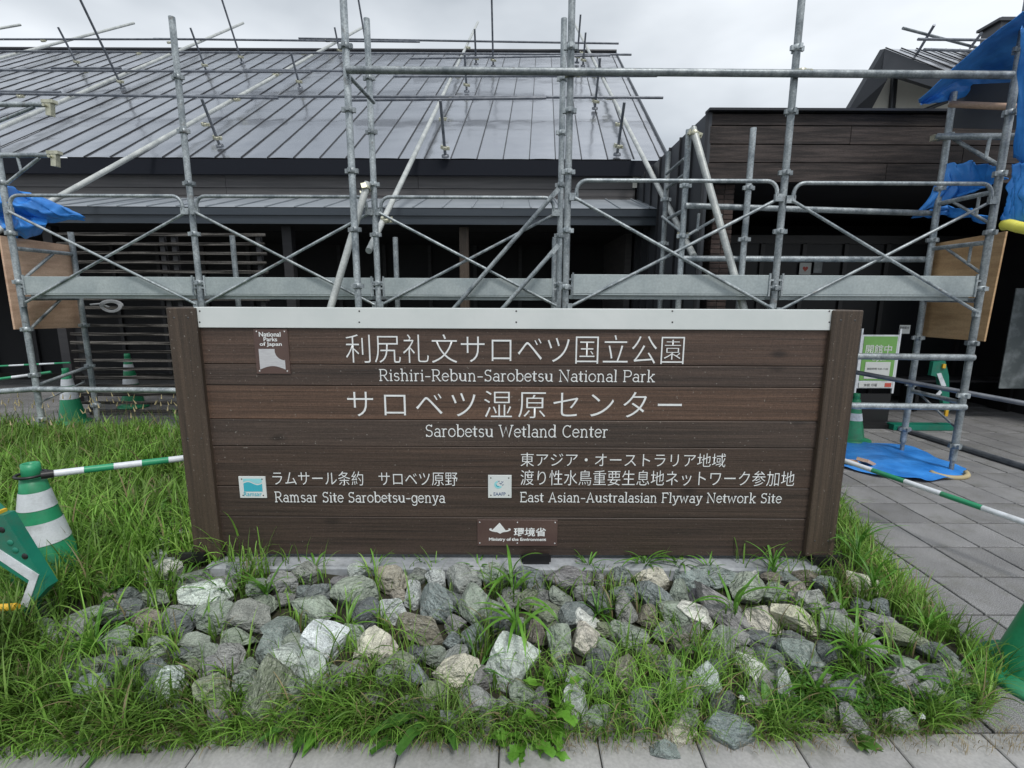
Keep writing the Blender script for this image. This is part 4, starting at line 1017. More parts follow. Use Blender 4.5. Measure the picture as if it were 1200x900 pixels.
q = MB(); a, b = at(1176, 264, 4.1), at(1240, 272, 3.7); q.path([a, a.lerp(b, .1) + Vector((0, 0, .012)), a.lerp(b, .3), a.lerp(b, .5) + Vector((0, 0, -.006)), b], .041, 12)
q.tube(a.lerp(b, .30), a.lerp(b, .31), .043, 12); single('foam_tube', q, 'lemon', 'yellow foam sleeve on the pipe end at the right edge', 'foam tube')
q = MB(); q.tube(at(1113, 122, 4.95), at(1200, 126, 4.5), .028, 6); single('timber_batten', q, 'ply', 'pale timber batten under the peaked blue awning', 'batten')
q = MB(); q.prism([at(1112, 100, 5.15), at(1200, 96, 4.75), at(1200, 152, 4.75), at(1113, 150, 5.15)], (0, .006, 0))
single('grey_sheet', q, 'sidemetal', 'dark grey sheet hanging in the shade under the peaked blue awning', 'sheet')
# bits of rope and cable
q = MB(); pts = []
for k in range(60):
    t = k / 59; a = t * 22; rr = .10 - .04 * t
    c = at(132, 359, 6.35); pts.append(c + Vector((rr * 1.5 * math.cos(a), -.02 + .01 * math.sin(a * 2), rr * math.sin(a) * .8)))
q.path(pts, .009, 5); q.path([at(106, 357, 6.35), at(118, 356, 6.33), at(128, 360, 6.33)], .012, 5)
single('rope_coil', q, 'rope', 'coil of pale rope hanging on the slatted screen', 'rope')

# ------------------------------------------------------------------ cones, bars, barricades
def cone(loc, h, r0, r1, label, group=None, base=.19):
    t = thing('traffic_cone', label, 'traffic cone', loc, group); l = Vector(loc)
    q = MB(); q.lathe(l, [(r1 * .55, h - .02), (r1 * .6, h), (r1 * .95, h), (r1, h - .03), (r1 * 1.0, h - .06), (r1 * .93, h - .065)] + [(r1 + (r0 - r1) * ((h - z) / h) ** 1.15, z) for z in np.linspace(h - .07, .03, 10)], 32)
    part('cone_body', q, 'cone', t)
    q = MB(); q.lathe(l, [(r0 - .01, .05), (r0 + .01, .032), (base, .025), (base, 0), (0.01, 0)], 24); part('base', q, 'cone', t)
    for za, zb_ in ((.81, .69), (.60, .45)):
        q = MB(); q.lathe(l, [(r1 + (r0 - r1) * ((h - z * h) / h) ** 1.15 + .0025, z * h) for z in np.linspace(za, zb_, 6)], 32); part('reflective_band', q, 'refl', t)
    return t
cone(at(35, 543, 2.31) - Vector((0, 0, .72)), .72, .175, .038, 'large green and white banded traffic cone in the grass left of the sign')
def striped(a, b, n_, parent, r=.017, start=0):
    a, b = Vector(a), Vector(b)
    for k in range(n_):
        q = MB(); q.tube(a.lerp(b, k / n_), a.lerp(b, (k + 1) / n_), r + (.0004 if k % 2 else 0), 12); part('bar_section', q, 'refl' if (k + start) % 2 == 0 else 'cone', parent)
bar = thing('cone_bar', 'green and white striped bar from the large left cone to behind the sign', 'barrier bar', at(60, 555, 2.25))
striped(at(62, 555, 2.27), at(282, 529, 2.75), 7, bar, r=.0165)
q = MB(); q.tube(at(48, 557, 2.24), at(63, 555, 2.27), .02, 10); c = at(37, 556, 2.31); q.path([c + Vector((.06 * math.cos(R(a)), .06 * math.sin(R(a)), .0)) for a in range(0, 361, 20)], .0075, 6)
part('end_ring', q, 'black', bar)
b2_ = thing('cone_bar', 'green and white striped bar slanting across the paving right of the sign', 'barrier bar', at(988, 540, 3.7))
striped(at(958, 529, 3.90), at(1270, 636, 2.45), 7, b2_, r=.0175, start=1)
cone(atz(1230, 800, 0) + Vector((0, 0, 0)), .72, .19, .038, 'green traffic cone cut off by the right edge, standing on the paving', base=.235)
cone(Vector((at(85, 488, 6.1).x, 6.1, .0)), .70, .15, .036, 'green and white cone behind the far left scaffold post')
cone(Vector((at(156, 470, 7.0).x, 7.0, .0)), .78, .15, .036, 'green and white cone half seen through the slatted screen')
cone(Vector((at(998, 512, 5.45).x, 5.45, .0)), .55, .13, .034, 'green cone half hidden behind the right sign post')
# far bars at left
b3 = thing('cone_bar', 'thin green and white bar in the shadow left of the screen, upper of two', 'barrier bar', at(0, 430, 6.6)); striped(at(-60, 432, 6.6), at(82, 425, 6.6), 8, b3, r=.012)
b4 = thing('cone_bar', 'green bar with white end in the shadow left of the screen, lower of two', 'barrier bar', at(0, 445, 6.2)); striped(at(-60, 452, 6.0), at(60, 436, 6.4), 5, b4, r=.018, start=1)
# left barricade leg (cast green plastic with reflective stripe)
bl = thing('barricade', 'teal green plastic barricade leg with white chevron at the left edge', 'barricade', at(20, 700, 1.98) * 1)
YB2 = 1.98
def PP(l, Y=YB2): return [at(a, b, Y) for a, b in l]
q = MB(); q.prism(PP([(-60, 552), (-4, 604), (4, 604), (56, 688), (40, 706), (28, 704), (33, 684), (-4, 660), (-60, 630)]), (0, .05, 0)); part('leg', q, 'barri', bl)
q = MB(); q.prism(PP([(-60, 690), (-8, 722), (30, 712), (26, 735), (-10, 760), (-60, 760)], YB2 + .01), (0, .08, 0)); part('foot', q, 'barri', bl)
q = MB(); q.prism(PP([(-60, 600), (0, 645), (45, 674), (32, 712), (24, 708), (34, 680), (0, 657), (-60, 616)], YB2 - .004), (0, .006, 0)); part('reflective_stripe', q, 'refl', bl)
for px, py in ((12, 636), (18, 645), (29, 652), (2, 621)):
    q = MB(); q.lathe(at(px, py, YB2 - .001), [(.0001, .004), (.010, .004), (.014, 0)], 14, Matrix.Rotation(R(90), 3, 'X')); part('hole_rim', q, 'black' if py > 650 or py < 625 else 'barri', bl)
q = MB(); q.box(at(-6, 602, YB2 + .02), (.06, .05, .03)); part('hook', q, 'yellow', bl)
yb = MB(); yb.tube(at(-60, 716, 1.93), at(20, 711, 1.93), .016, 14, cap=False); yb.tube(at(-60, 716, 1.93), at(19.5, 711, 1.93), .0135, 14, cap=True)
single('yellow_pipe', yb, 'yellow', 'yellow hollow pipe end poking in at the left edge below the barricade', 'pipe')
# right A-frame barricade
br = thing('barricade', 'green A-frame barricade leg in the entrance behind the right scaffold', 'barricade', at(1105, 485, 5.9))
YA = 5.9
q = MB(); q.prism([at(a, b, YA) for a, b in ((1094, 424), (1108, 423), (1112, 440), (1113, 482), (1107, 482), (1100, 442), (1091, 440))], (0, .05, 0)); part('leg', q, 'barri', br)
q = MB(); q.prism([at(a, b, YA - .005) for a, b in ((1098, 438), (1103, 437), (1109, 452), (1104, 454))], (0, .006, 0)); q.prism([at(a, b, YA - .005) for a, b in ((1097, 462), (1102, 457), (1104, 460), (1100, 465))], (0, .006, 0)); part('reflective_stripe', q, 'refl', br)
q = MB(); q.box((at(1085, 484, YA).x, YA + .05, .04), (.75, .12, .07)); part('foot', q, 'barri', br)
q = MB(); q.box(at(1106, 429, YA - .01), (.035, .02, .05)); q.box(at(1109, 483, YA - .01), (.035, .02, .10)); part('tape', q, 'yellow', br)
# opening board
ob = thing('sign_stand', 'green and white standing board reading that the centre is open', 'sign stand', (at(1030, 480, 6.1).x, 6.1, 0))
Yo = 6.1
A, B = at(1007, 455, Yo), at(1054, 392.5, Yo)
x0_, x1_ = at(1006.5, 425, Yo).x, at(1051, 425, Yo).x
q = MB(); q.box(((x0_ + x1_) / 2, Yo + .012, (A.z + B.z) / 2), (x1_ - x0_, .015, B.z - A.z)); part('board', q, 'refl', ob)
for x in (x0_, x1_):
    q = MB(); q.box((x, Yo + .012, (B.z + .3) / 2 + .1), (.022, .02, B.z - .35 + .0)); part('frame', q, 'refl', ob)
q = MB(); q.box(((x0_ + x1_) / 2, Yo + .014, .22), (x1_ - x0_ - .03, .03, .4)); q.box(((x0_ + x1_) / 2, Yo + .02, .03), (x1_ - x0_, .3, .05)); part('stand_base', q, 'black', ob)
zt_ = B.z - .02; w_ = (x1_ - x0_) / 2 - .03; xm = (x0_ + x1_) / 2
q = MB(); q.box((xm, Yo + .002, (zt_ + zz(1030, 446, Yo)) / 2), (2 * w_, .006, zt_ - zz(1030, 446, Yo))); part('print', q, 'green_print', ob)
q = MB(); q.box((xm, Yo - .004, zz(1030, 434, Yo)), (2 * w_ - .1, .004, .21)); q.box((xm, Yo - .004, zz(1030, 451, Yo)), (2 * w_, .004, .07)); part('paper', q, 'paper', ob)
put_text('開館中', 1014, 404, 1046, 414, Yo - .003, 'paper', ob, thin=.01)
put_text('Open', 1021, 418, 1038, 424, Yo - .003, 'paper', ob, thin=.01)
put_text('開館時間 9:00-17:00', 1016, 431, 1041, 433.5, Yo - .0075, 'black', ob)
put_text('休館 月曜', 1012, 449.5, 1028, 453, Yo - .0075, 'black', ob)
q = MB(); q.box((at(1040, 451, Yo).x, Yo - .007, zz(1030, 451, Yo)), (.08, .003, .05)); part('stamp', q, 'red', ob)
# ------------------------------------------------------------------ rocks
rr_ = random.Random(11)
def ico(sub):
    import bmesh
    bm = bmesh.new(); bmesh.ops.create_icosphere(bm, subdivisions=sub, radius=1.0)
    v = np.array([x.co[:] for x in bm.verts]); f = [tuple(a.index for a in x.verts) for x in bm.faces]; bm.free(); return v, f
IV, IF = ico(4)
def rock_mesh(seed):
    r = random.Random(seed); v = IV.copy()
    npl = r.randint(9, 13); dirs = []
    while len(dirs) < npl:
        n_ = np.array([r.gauss(0, 1), r.gauss(0, 1), r.gauss(0, 1)]); n_ /= np.linalg.norm(n_)
        if all(n_ @ m < .70 for m in dirs): dirs.append(n_)
        elif r.random() < .05: npl -= 1
    for n_ in dirs:
        d = r.uniform(.48, .72); s = v @ n_; over = s > d
        v[over] -= np.outer((s[over] - d) * .985, n_)
    # strata steps and roughness
    ax = np.array([r.gauss(0, 1), r.gauss(0, 1), r.gauss(0, 1)]); ax /= np.linalg.norm(ax)
    out = []
    for p in v:
        q = Vector(p); nn_ = noise.noise(q * 2.1 + Vector((seed, 0, 0))) * .04 + noise.noise(q * 6 + Vector((0, seed, 0))) * .014 + noise.noise(q * 14 + Vector((0, 0, seed))) * .007
        t = float(p @ ax) * 6; st = (t - math.floor(t)); nn_ += (.014 if st < .5 else 0)
        out.append(q * (1 + nn_))
    me = bpy.data.meshes.new('stone'); a = np.array(out); a /= np.abs(a).max(0)
    me.from_pydata([tuple(x) for x in a], [], IF); me.materials.append(M['rock'])
    # flat facets where sharp, soft elsewhere
    me.polygons.foreach_set('use_smooth', [True] * len(IF))
    try: me.set_sharp_from_angle(angle=R(14))
    except Exception: pass
    me.update(); return me
RM = [rock_mesh(100 + k) for k in range(20)]
COLS = {'pale': (.42, .46, .455), 'white': (.54, .545, .52), 'grey': (.22, .23, .222), 'dark': (.115, .132, .135), 'blue': (.18, .21, .212), 'green': (.21, .245, .205),
        'tan': (.30, .28, .235), 'cream': (.46, .445, .375), 'purple': (.19, .187, .198), 'brown': (.185, .168, .142), 'mossy': (.18, .205, .145)}
SAY = {'pale': 'pale blue-grey', 'white': 'whitish', 'grey': 'mid grey', 'dark': 'dark slate', 'blue': 'blue-grey', 'green': 'grey-green', 'tan': 'tan', 'cream': 'cream', 'purple': 'purplish grey', 'brown': 'brownish', 'mossy': 'mossy'}
def cropset(ox, oy, s, lst): return [(ox + a / s, oy + b / s, c / s, d / s, col, ang) for a, b, c, d, col, ang in lst]
RK = []
RK += cropset(200, 640, 3.91, [(20, 110, 70, 90, 'white', 0), (150, 240, 235, 140, 'pale', 20), (90, 170, 180, 90, 'green', 25), (100, 335, 200, 90, 'dark', 25), (210, 325, 190, 140, 'green', 20),
  (350, 330, 215, 150, 'grey', 0), (300, 120, 100, 80, 'blue', 0), (510, 175, 140, 110, 'grey', 0), (620, 125, 130, 90, 'grey', 0), (615, 215, 85, 60, 'blue', 0), (530, 245, 105, 50, 'grey', 0), (655, 290, 195, 140, 'green', 0),
  (835, 220, 205, 150, 'green', 20), (850, 120, 85, 80, 'pale', 40), (900, 310, 150, 120, 'dark', 0), (715, 440, 215, 200, 'pale', 10), (650, 580, 140, 190, 'pale', 5), (530, 535, 150, 150, 'pale', 40),
  (445, 470, 120, 120, 'blue', 30), (420, 700, 170, 330, 'mossy', -18), (930, 470, 160, 170, 'cream', 0), (310, 430, 150, 90, 'green', 0), (110, 440, 150, 80, 'green', 0), (200, 560, 140, 100, 'grey', 0),
  (820, 590, 150, 110, 'grey', 0), (190, 690, 160, 160, 'mossy', 20), (30, 640, 80, 110, 'pale', 0)])
RK += cropset(440, 640, 3.91, [(65, 155, 145, 130, 'tan', 20), (180, 150, 90, 50, 'green', 0), (280, 160, 98, 88, 'pale', 0), (395, 165, 165, 150, 'grey', -10), (170, 225, 80, 130, 'pale', 10), (110, 225, 95, 60, 'tan', 0),
  (75, 295, 155, 132, 'pale', -10), (280, 285, 150, 190, 'blue', 35), (375, 260, 95, 110, 'dark', 20), (368, 358, 92, 80, 'purple', 0), (460, 285, 135, 190, 'green', 20), (540, 140, 150, 105, 'green', 0), (700, 160, 165, 110, 'dark', -10),
  (890, 160, 228, 108, 'purple', -5), (200, 370, 240, 140, 'brown', -20), (355, 440, 85, 75, 'blue', 0), (455, 425, 115, 110, 'blue', 0), (565, 350, 140, 95, 'dark', 0), (740, 415, 95, 135, 'brown', -15), (845, 240, 100, 95, 'green', 0), (770, 235, 80, 70, 'grey', 0),
  (265, 500, 125, 85, 'green', 10), (370, 590, 195, 160, 'cream', 0), (632, 530, 232, 245, 'pale', 0), (840, 450, 120, 160, 'green', -10), (965, 345, 110, 100, 'white', 0), (965, 440, 130, 150, 'cream', 10), (190, 600, 110, 95, 'blue', 0), (480, 725, 195, 130, 'grey', 5),
  (755, 745, 75, 150, 'purple', 0), (910, 640, 90, 120, 'pale', 0), (910, 745, 125, 170, 'pale', 0), (1000, 555, 80, 110, 'dark', 10), (45, 480, 110, 110, 'cream', 0), (650, 392, 55, 45, 'dark', 0), (960, 215, 120, 60, 'grey', 0), (600, 260, 90, 70, 'grey', 0)])
RK += cropset(680, 640, 3.91, [(30, 155, 60, 70, 'purple', 0), (90, 160, 50, 95, 'grey', -20), (180, 145, 115, 100, 'blue', 0), (330, 160, 155, 100, 'cream', 10), (455, 140, 85, 60, 'blue', 0), (190, 218, 120, 60, 'blue', 0),
  (340, 235, 175, 105, 'blue', -25), (205, 300, 105, 150, 'grey', -15), (310, 320, 100, 105, 'brown', 0), (455, 215, 110, 125, 'green', 0), (525, 240, 50, 75, 'purple', 0), (515, 315, 185, 95, 'white', -25), (660, 290, 300, 130, 'purple', -38),
  (640, 140, 215, 115, 'blue', 0), (790, 150, 60, 85, 'white', 0), (875, 150, 120, 60, 'brown', 0), (945, 150, 100, 60, 'blue', 0), (895, 225, 150, 95, 'green', 0), (985, 225, 90, 110, 'tan', -30), (850, 350, 190, 115, 'cream', -40),
  (990, 340, 250, 105, 'cream', -28), (240, 410, 165, 110, 'green', 0), (385, 390, 115, 85, 'green', 0), (460, 440, 115, 90, 'brown', 0), (635, 445, 140, 165, 'green', -20), (820, 430, 155, 90, 'dark', 0), (800, 570, 100, 210, 'white', 32),
  (90, 540, 105, 130, 'dark', 10), (205, 600, 105, 170, 'tan', 0), (410, 560, 115, 95, 'grey', 0), (575, 620, 120, 150, 'pale', -10), (930, 665, 95, 160, 'pale', -25), (270, 770, 110, 210, 'green', 0), (665, 855, 225, 160, 'blue', 0),
  (450, 870, 165, 110, 'cream', 0), (810, 720, 140, 90, 'grey', 0), (90, 640, 110, 90, 'green', 0), (385, 940, 120, 90, 'blue', 0)])
RK += cropset(900, 560, 3.46, [(395, 440, 150, 95, 'cream', -25), (455, 520, 90, 70, 'blue', -30), (470, 600, 140, 80, 'grey', -20), (295, 605, 165, 100, 'green', -10), (145, 735, 190, 130, 'blue', -30),
  (690, 715, 150, 75, 'dark', -15), (770, 810, 150, 85, 'grey', -10), (560, 650, 200, 80, 'mossy', -15), (530, 830, 150, 120, 'grey', -20), (640, 880, 150, 100, 'grey', 0), (90, 360, 80, 60, 'blue', 0), (150, 400, 110, 60, 'brown', 0), (230, 430, 90, 60, 'blue', 0)])
RK += cropset(0, 520, 4.09, [(735, 535, 125, 55, 'pale', 5), (830, 465, 190, 85, 'white', 10), (750, 590, 150, 60, 'blue', 15), (790, 625, 165, 115, 'white', 10), (470, 660, 125, 60, 'white', 10), (600, 800, 205, 95, 'dark', 0),
  (440, 830, 250, 80, 'green', 10), (820, 835, 120, 115, 'grey', 0), (740, 740, 130, 75, 'green', 0), (690, 650, 100, 70, 'grey', 0), (540, 735, 120, 60, 'tan', 0)])
RK += cropset(0, 700, 4.0, [(215, 195, 130, 95, 'pale', 20), (690, 125, 145, 130, 'brown', 0), (545, 200, 195, 130, 'green', 20), (640, 275, 110, 75, 'green', 0), (820, 145, 150, 85, 'dark', 20), (420, 425, 180, 110, 'blue', 25), (780, 430, 130, 170, 'pale', -20),
  (430, 515, 95, 55, 'blue', 10), (1000, 320, 130, 95, 'grey', 0), (1010, 440, 135, 140, 'mossy', 0), (190, 350, 120, 80, 'mossy', 0), (750, 240, 110, 100, 'green', 0), (300, 300, 120, 70, 'grey', 0), (120, 480, 120, 70, 'grey', 0), (600, 560, 120, 70, 'mossy', 0)])

rocks = []
def add_rock(px, py, wpx, hpx, col, ang, off=.0, handmade=True):
    pc, z = onbed(px, py + hpx * .12)
    dep = project(pc)[2]; k = dep / FPX
    w_, h_ = wpx * k / 2, hpx * k / 2
    dpt = (w_ + h_) / 2 * .85
    me = RM[rr_.randrange(len(RM))]
    o = bpy.data.objects.new('stone', me); sc.collection.objects.link(o)
    dirv = ray(px, py).normalized()
    # local x = right on the slope, z = up as seen, y = depth; tilt back by the slope of the view
    base = Matrix.Rotation(R(-24), 4, 'X')
    fl = Matrix.Diagonal((rr_.choice((-1, 1)), rr_.choice((-1, 1)), rr_.choice((-1, 1)), 1))
    rot = Matrix.Rotation(R(rr_.uniform(-6, 6)), 4, 'Z') @ base @ Matrix.Rotation(R(-ang), 4, 'Y')
    if ang > 90: pass
    p = at(px, py, pc.y + .0)
    cpos = p + Vector(dirv) * (dpt * .15)
    sc4 = Matrix.Diagonal((w_ * 1.16, dpt * 1.0, h_ * 1.2, 1))
    # proper rotations only (no mirroring)
    o.matrix_world = Matrix.Translation(cpos) @ rot @ sc4
    c = COLS[col]; j = rr_.uniform(.95, 1.30)
    o.color = (min(1, c[0] * j), min(1, c[1] * j * rr_.uniform(.97, 1.03)), min(1, c[2] * j * rr_.uniform(.96, 1.04)), 1)
    rocks.append((o, px, py, wpx, hpx, col, ang))
    return o
for r_ in RK: add_rock(*r_)
# smaller stones wedged in between
hand = np.array([(a[1], a[2], a[3], a[4]) for a in rocks])
tries = 0; added = []
while len(added) < 105 and tries < 12000:
    tries += 1
    px = rr_.uniform(40, 1130); lo = 668 if 230 < px < 960 else 690
    if px > 1000: lo = 690 + (px - 1000) * .75
    py = rr_.uniform(lo, 845); s = rr_.uniform(16, 34)
    if px < 150 and rr_.random() < .7: continue
    if px > 1010 and rr_.random() < .6: continue
    d = ((hand[:, 0] - px) / (hand[:, 2] * .5 + s * .08)) ** 2 + ((hand[:, 1] - py) / (hand[:, 3] * .5 + s * .08)) ** 2
    if d.min() < 1: continue
    if any(math.hypot(px - q[0], py - q[1]) < (s + q[2]) * .42 for q in added): continue
    if py > 800 and rr_.random() < .6: continue
    added.append((px, py, s)); add_rock(px, py + 5, s * 1.3, s * 1.0, rr_.choice(['dark', 'grey', 'green', 'blue', 'dark', 'mossy', 'green', 'grey', 'purple']), rr_.uniform(-30, 30))
# labels that single each stone out
def size_word(w_, h_):
    a = math.sqrt(w_ * h_); return 'big' if a > 46 else 'medium' if a > 32 else 'small' if a > 22 else 'tiny'
def shape_word(w_, h_, ang):
    k = w_ / h_
    if k > 1.9: return 'long flat'
    if k > 1.3: return 'broad'
    if k < .7: return 'tall upright'
    return 'blocky'
def where(px, py):
    cols_ = [(-50, 'left of sign'), (190, 'below left post'), (280, 'below turquoise plate'), (340, 'below Ramsar Site words'), (430, 'below Sarobetsu-genya words'), (530, 'left below ministry plaque'), (600, 'right below ministry plaque'),
             (680, 'below East Asian words'), (760, 'below Australasian word'), (830, 'below Flyway word'), (890, 'below Network Site words'), (945, 'below right post'), (1010, 'right of sign')]
    c = [t for x, t in cols_ if px >= x][-1]
    r = 'top row' if py < 690 else 'second row' if py < 725 else 'mid-slope' if py < 770 else 'lower slope' if py < 820 else 'by the kerb'
    return c, r
from collections import defaultdict
byl = defaultdict(list)
for t in rocks:
    c, r = where(t[1], t[2]); byl[(f"{size_word(t[3], t[4])} {SAY[t[5]]} {shape_word(t[3], t[4], t[6])}", r, c)].append(t)
for (look, r, c), l in byl.items():
    l.sort(key=lambda t: t[1])
    for i, t in enumerate(l):
        k = len(l)
        pre = '' if k == 1 else ('left of two ', 'right of two ')[i] if k == 2 else ('leftmost of several ' if i == 0 else 'rightmost of several ' if i == k - 1 else ('second', 'third', 'fourth', 'fifth', 'sixth')[i - 1] + ' from left of ')
        t[0]['label'] = f"{pre}{look} stone{'s' if k > 1 else ''}, {r}, {c}"; t[0]['category'] = 'stone'; t[0]['group'] = 'stones heaped at the foot of the sign'

# ------------------------------------------------------------------ grass
def blades(name, pts, hts, wid, bend, tint, label, seg=6, lean=None, stuff=True, seed=1):
    g_ = np.random.default_rng(seed); N = len(pts)
    az = g_.uniform(0, 2 * np.pi, N) if lean is None else lean + g_.normal(0, .9, N)
    dirx, diry = np.cos(az), np.sin(az); px_, py_ = -diry, dirx
    tw = g_.uniform(-.6, .6, N)
    s = np.linspace(0, 1, seg + 1)
    V = np.zeros((N, (seg) * 2 + 1, 3))
    b = bend[:, None]; h = hts[:, None]
    th = b * s[None, :] ** 1.3     # bending angle along blade
    ds = np.diff(s)
    cx_ = np.concatenate([np.zeros((N, 1)), np.cumsum(np.sin((th[:, 1:] + th[:, :-1]) / 2) * ds, 1)], 1) * h
    cz_ = np.concatenate([np.zeros((N, 1)), np.cumsum(np.cos((th[:, 1:] + th[:, :-1]) / 2) * ds, 1)], 1) * h
    X = pts[:, 0:1] + cx_ * dirx[:, None]; Y = pts[:, 1:2] + cx_ * diry[:, None]; Z = pts[:, 2:3] + cz_
    hw = wid[:, None] * np.where(s < .25, .6 + 1.6 * s, 1.0)[None, :] * (1 - s[None, :] ** 2.2) * .5
    sx = px_[:, None] * np.cos(tw)[:, None]; sy = py_[:, None] * np.cos(tw)[:, None]; sz = np.sin(tw)[:, None]
    for k in range(seg):
        V[:, 2 * k, 0] = X[:, k] - sx[:, 0] * hw[:, k]; V[:, 2 * k, 1] = Y[:, k] - sy[:, 0] * hw[:, k]; V[:, 2 * k, 2] = Z[:, k] - sz[:, 0] * hw[:, k]
        V[:, 2 * k + 1, 0] = X[:, k] + sx[:, 0] * hw[:, k]; V[:, 2 * k + 1, 1] = Y[:, k] + sy[:, 0] * hw[:, k]; V[:, 2 * k + 1, 2] = Z[:, k] + sz[:, 0] * hw[:, k]
    V[:, 2 * seg, 0] = X[:, seg]; V[:, 2 * seg, 1] = Y[:, seg]; V[:, 2 * seg, 2] = Z[:, seg]
    nv = 2 * seg + 1
    base_ = (np.arange(N) * nv)[:, None]
    quads = np.concatenate([base_ + np.array([2 * k, 2 * k + 1, 2 * k + 3, 2 * k + 2])[None, :] for k in range(seg - 1)], 1).reshape(-1)
    tris = (base_ + np.array([2 * seg - 2, 2 * seg - 1, 2 * seg])[None, :]).reshape(-1)
    loops = np.concatenate([quads, tris]).astype(np.int32); nq, nt_ = N * (seg - 1), N
    me = bpy.data.meshes.new(name); me.vertices.add(N * nv); me.vertices.foreach_set('co', V.reshape(-1).astype(np.float32))
    me.loops.add(len(loops)); me.loops.foreach_set('vertex_index', loops)
    me.polygons.add(nq + nt_); st = np.concatenate([np.arange(nq) * 4, nq * 4 + np.arange(nt_) * 3]).astype(np.int32)
    me.polygons.foreach_set('loop_start', st)
    me.polygons.foreach_set('use_smooth', np.ones(nq + nt_, bool)); me.update(calc_edges=True)
    ca = me.color_attributes.new('tint', 'FLOAT_COLOR', 'POINT')
    c = np.repeat(tint, nv, 0); c = np.concatenate([c, np.ones((len(c), 1))], 1); ca.data.foreach_set('color', c.reshape(-1).astype(np.float32))
    me.materials.append(M['grass'])
    o = bpy.data.objects.new(name, me); sc.collection.objects.link(o); o['label'] = label; o['category'] = 'grass'
    if stuff: o['kind'] = 'stuff'
    return o
def tints(N, g_, yel=.12, dry=.05):
    yel *= 1.2; dry = dry * 1.1
    t = np.array([.180, .350, .055])[None, :] * g_.uniform(.38, 1.35, (N, 1))
    y = g_.random(N) < yel; t[y] = np.array([.24, .40, .08]) * g_.uniform(.8, 1.2, (y.sum(), 1))
    d = g_.random(N) < dry; t[d] = np.array([.34, .28, .15]) * g_.uniform(.7, 1.1, (d.sum(), 1))
    return t
RPX = np.array([(t[1], t[2], t[3], t[4]) for t in rocks if t[3] * t[4] > 700])
MI = np.array(MCI)
def proj_np(P):
    q = np.c_[P, np.ones(len(P))] @ MI.T; return CX + q[:, 0] / -q[:, 2] * FPX, CY - q[:, 1] / -q[:, 2] * FPX
def make_grass(name, label, n, xr_, yr_, hmin, hmax, wid, bend, clump=.0, keep=None, seed=1, yel=.12, dry=.05, lean=None, rockcull=True, seg=6):
    g_ = np.random.default_rng(seed)
    if clump:
        nc = max(1, int(n / clump)); cxs = g_.uniform(*xr_, nc); cys = g_.uniform(*yr_, nc)
        idx = g_.integers(0, nc, n); sp = .05
        x = cxs[idx] + g_.normal(0, sp, n); y = cys[idx] + g_.normal(0, sp, n); caz = g_.uniform(0, 6.28, nc)[idx] ; cs = g_.uniform(.75, 1.2, nc)[idx]
    else:
        x = g_.uniform(*xr_, n); y = g_.uniform(*yr_, n); cs = np.ones(n); idx = np.arange(n)
    z = bedz(x, y); ok = inside(x, y)
    if keep is not None: ok &= keep(x, y, g_)
    x, y, z, cs = x[ok], y[ok], z[ok], cs[ok]
    P = np.stack([x, y, z - np.where(y < 2.45, .03, .01)], 1)
    if rockcull and len(P):
        u, v_ = proj_np(P); kill = np.zeros(len(P), bool)
        for a, b, c_, d_ in RPX:
            kill |= (((u - a) / (c_ * .50)) ** 2 + ((v_ - (b + d_ * .05)) / (d_ * .50)) ** 2) < 1
        P, cs = P[~kill], cs[~kill]
    N = len(P); h = g_.uniform(hmin, hmax, N) * cs; pn = np.array([noise.noise(Vector((a * 1.3, b * 1.3, 3))) for a, b in P[:, :2]])
    h *= 1 + .5 * pn
    t = tints(N, g_, yel, dry) * (1 + .45 * np.array([noise.noise(Vector((a * 2.1, b * 2.1, 8))) for a, b in P[:, :2]]))[:, None]
    return blades(name, P, h, g_.uniform(*wid, N), g_.uniform(*bend, N), t, label, seed=seed, lean=lean, seg=seg)
SGX = lambda x: (x > -1.85) & (x < 1.75)
# left meadow
make_grass('tall_grass', 'tall tangled green grass filling the bed left of and behind the sign', 32000, (-6.5, -1.55), (2.15, 5.2), .15, .36, (.006, .015), (.6, 2.3), 14, keep=lambda x, y, g_: (y > 2.62) | (x < -2.15) | (g_.random(len(x)) < .3), seed=1, yel=.16)
make_grass('tall_grass', 'tangled grass in the front left corner of the bed', 15000, (-3.6, -1.35), (1.55, 2.5), .14, .32, (.005, .011), (.6, 2.3), 18, keep=lambda x, y, g_: (x < -1.95 - (y - 1.5) * .25) | (g_.random(len(x)) < .28), seed=2)
make_grass('rear_grass', 'grass growing behind the sign', 8000, (-1.6, 2.2), (2.75, 5.2), .10, .25, (.005, .010), (.5, 1.8), 9, keep=lambda x, y, g_: inside(x, y), seed=3)
# thin growth between the stones
make_grass('short_grass', 'thin grass growing between the stones', 5000, (-2.4, 2.2), (1.75, 2.42), .08, .22, (.004, .010), (.5, 2.0), 26, seed=4, yel=.2, dry=.08)
make_grass('long_grass', 'long fine grass trailing over the lower stones', 4600, (-2.6, 2.1), (1.54, 1.86), .13, .27, (.003, .0065), (1.2, 2.5), 30, keep=lambda x, y, g_: g_.random(len(x)) < np.clip(.9 + .5 * np.sin(x * 2.3 + 1) - (y - 1.6) * 2.2, .10, 1) * np.where((x > -.1) & (x < .45), .45, 1), seed=14, yel=.15, dry=.04, rockcull=False)
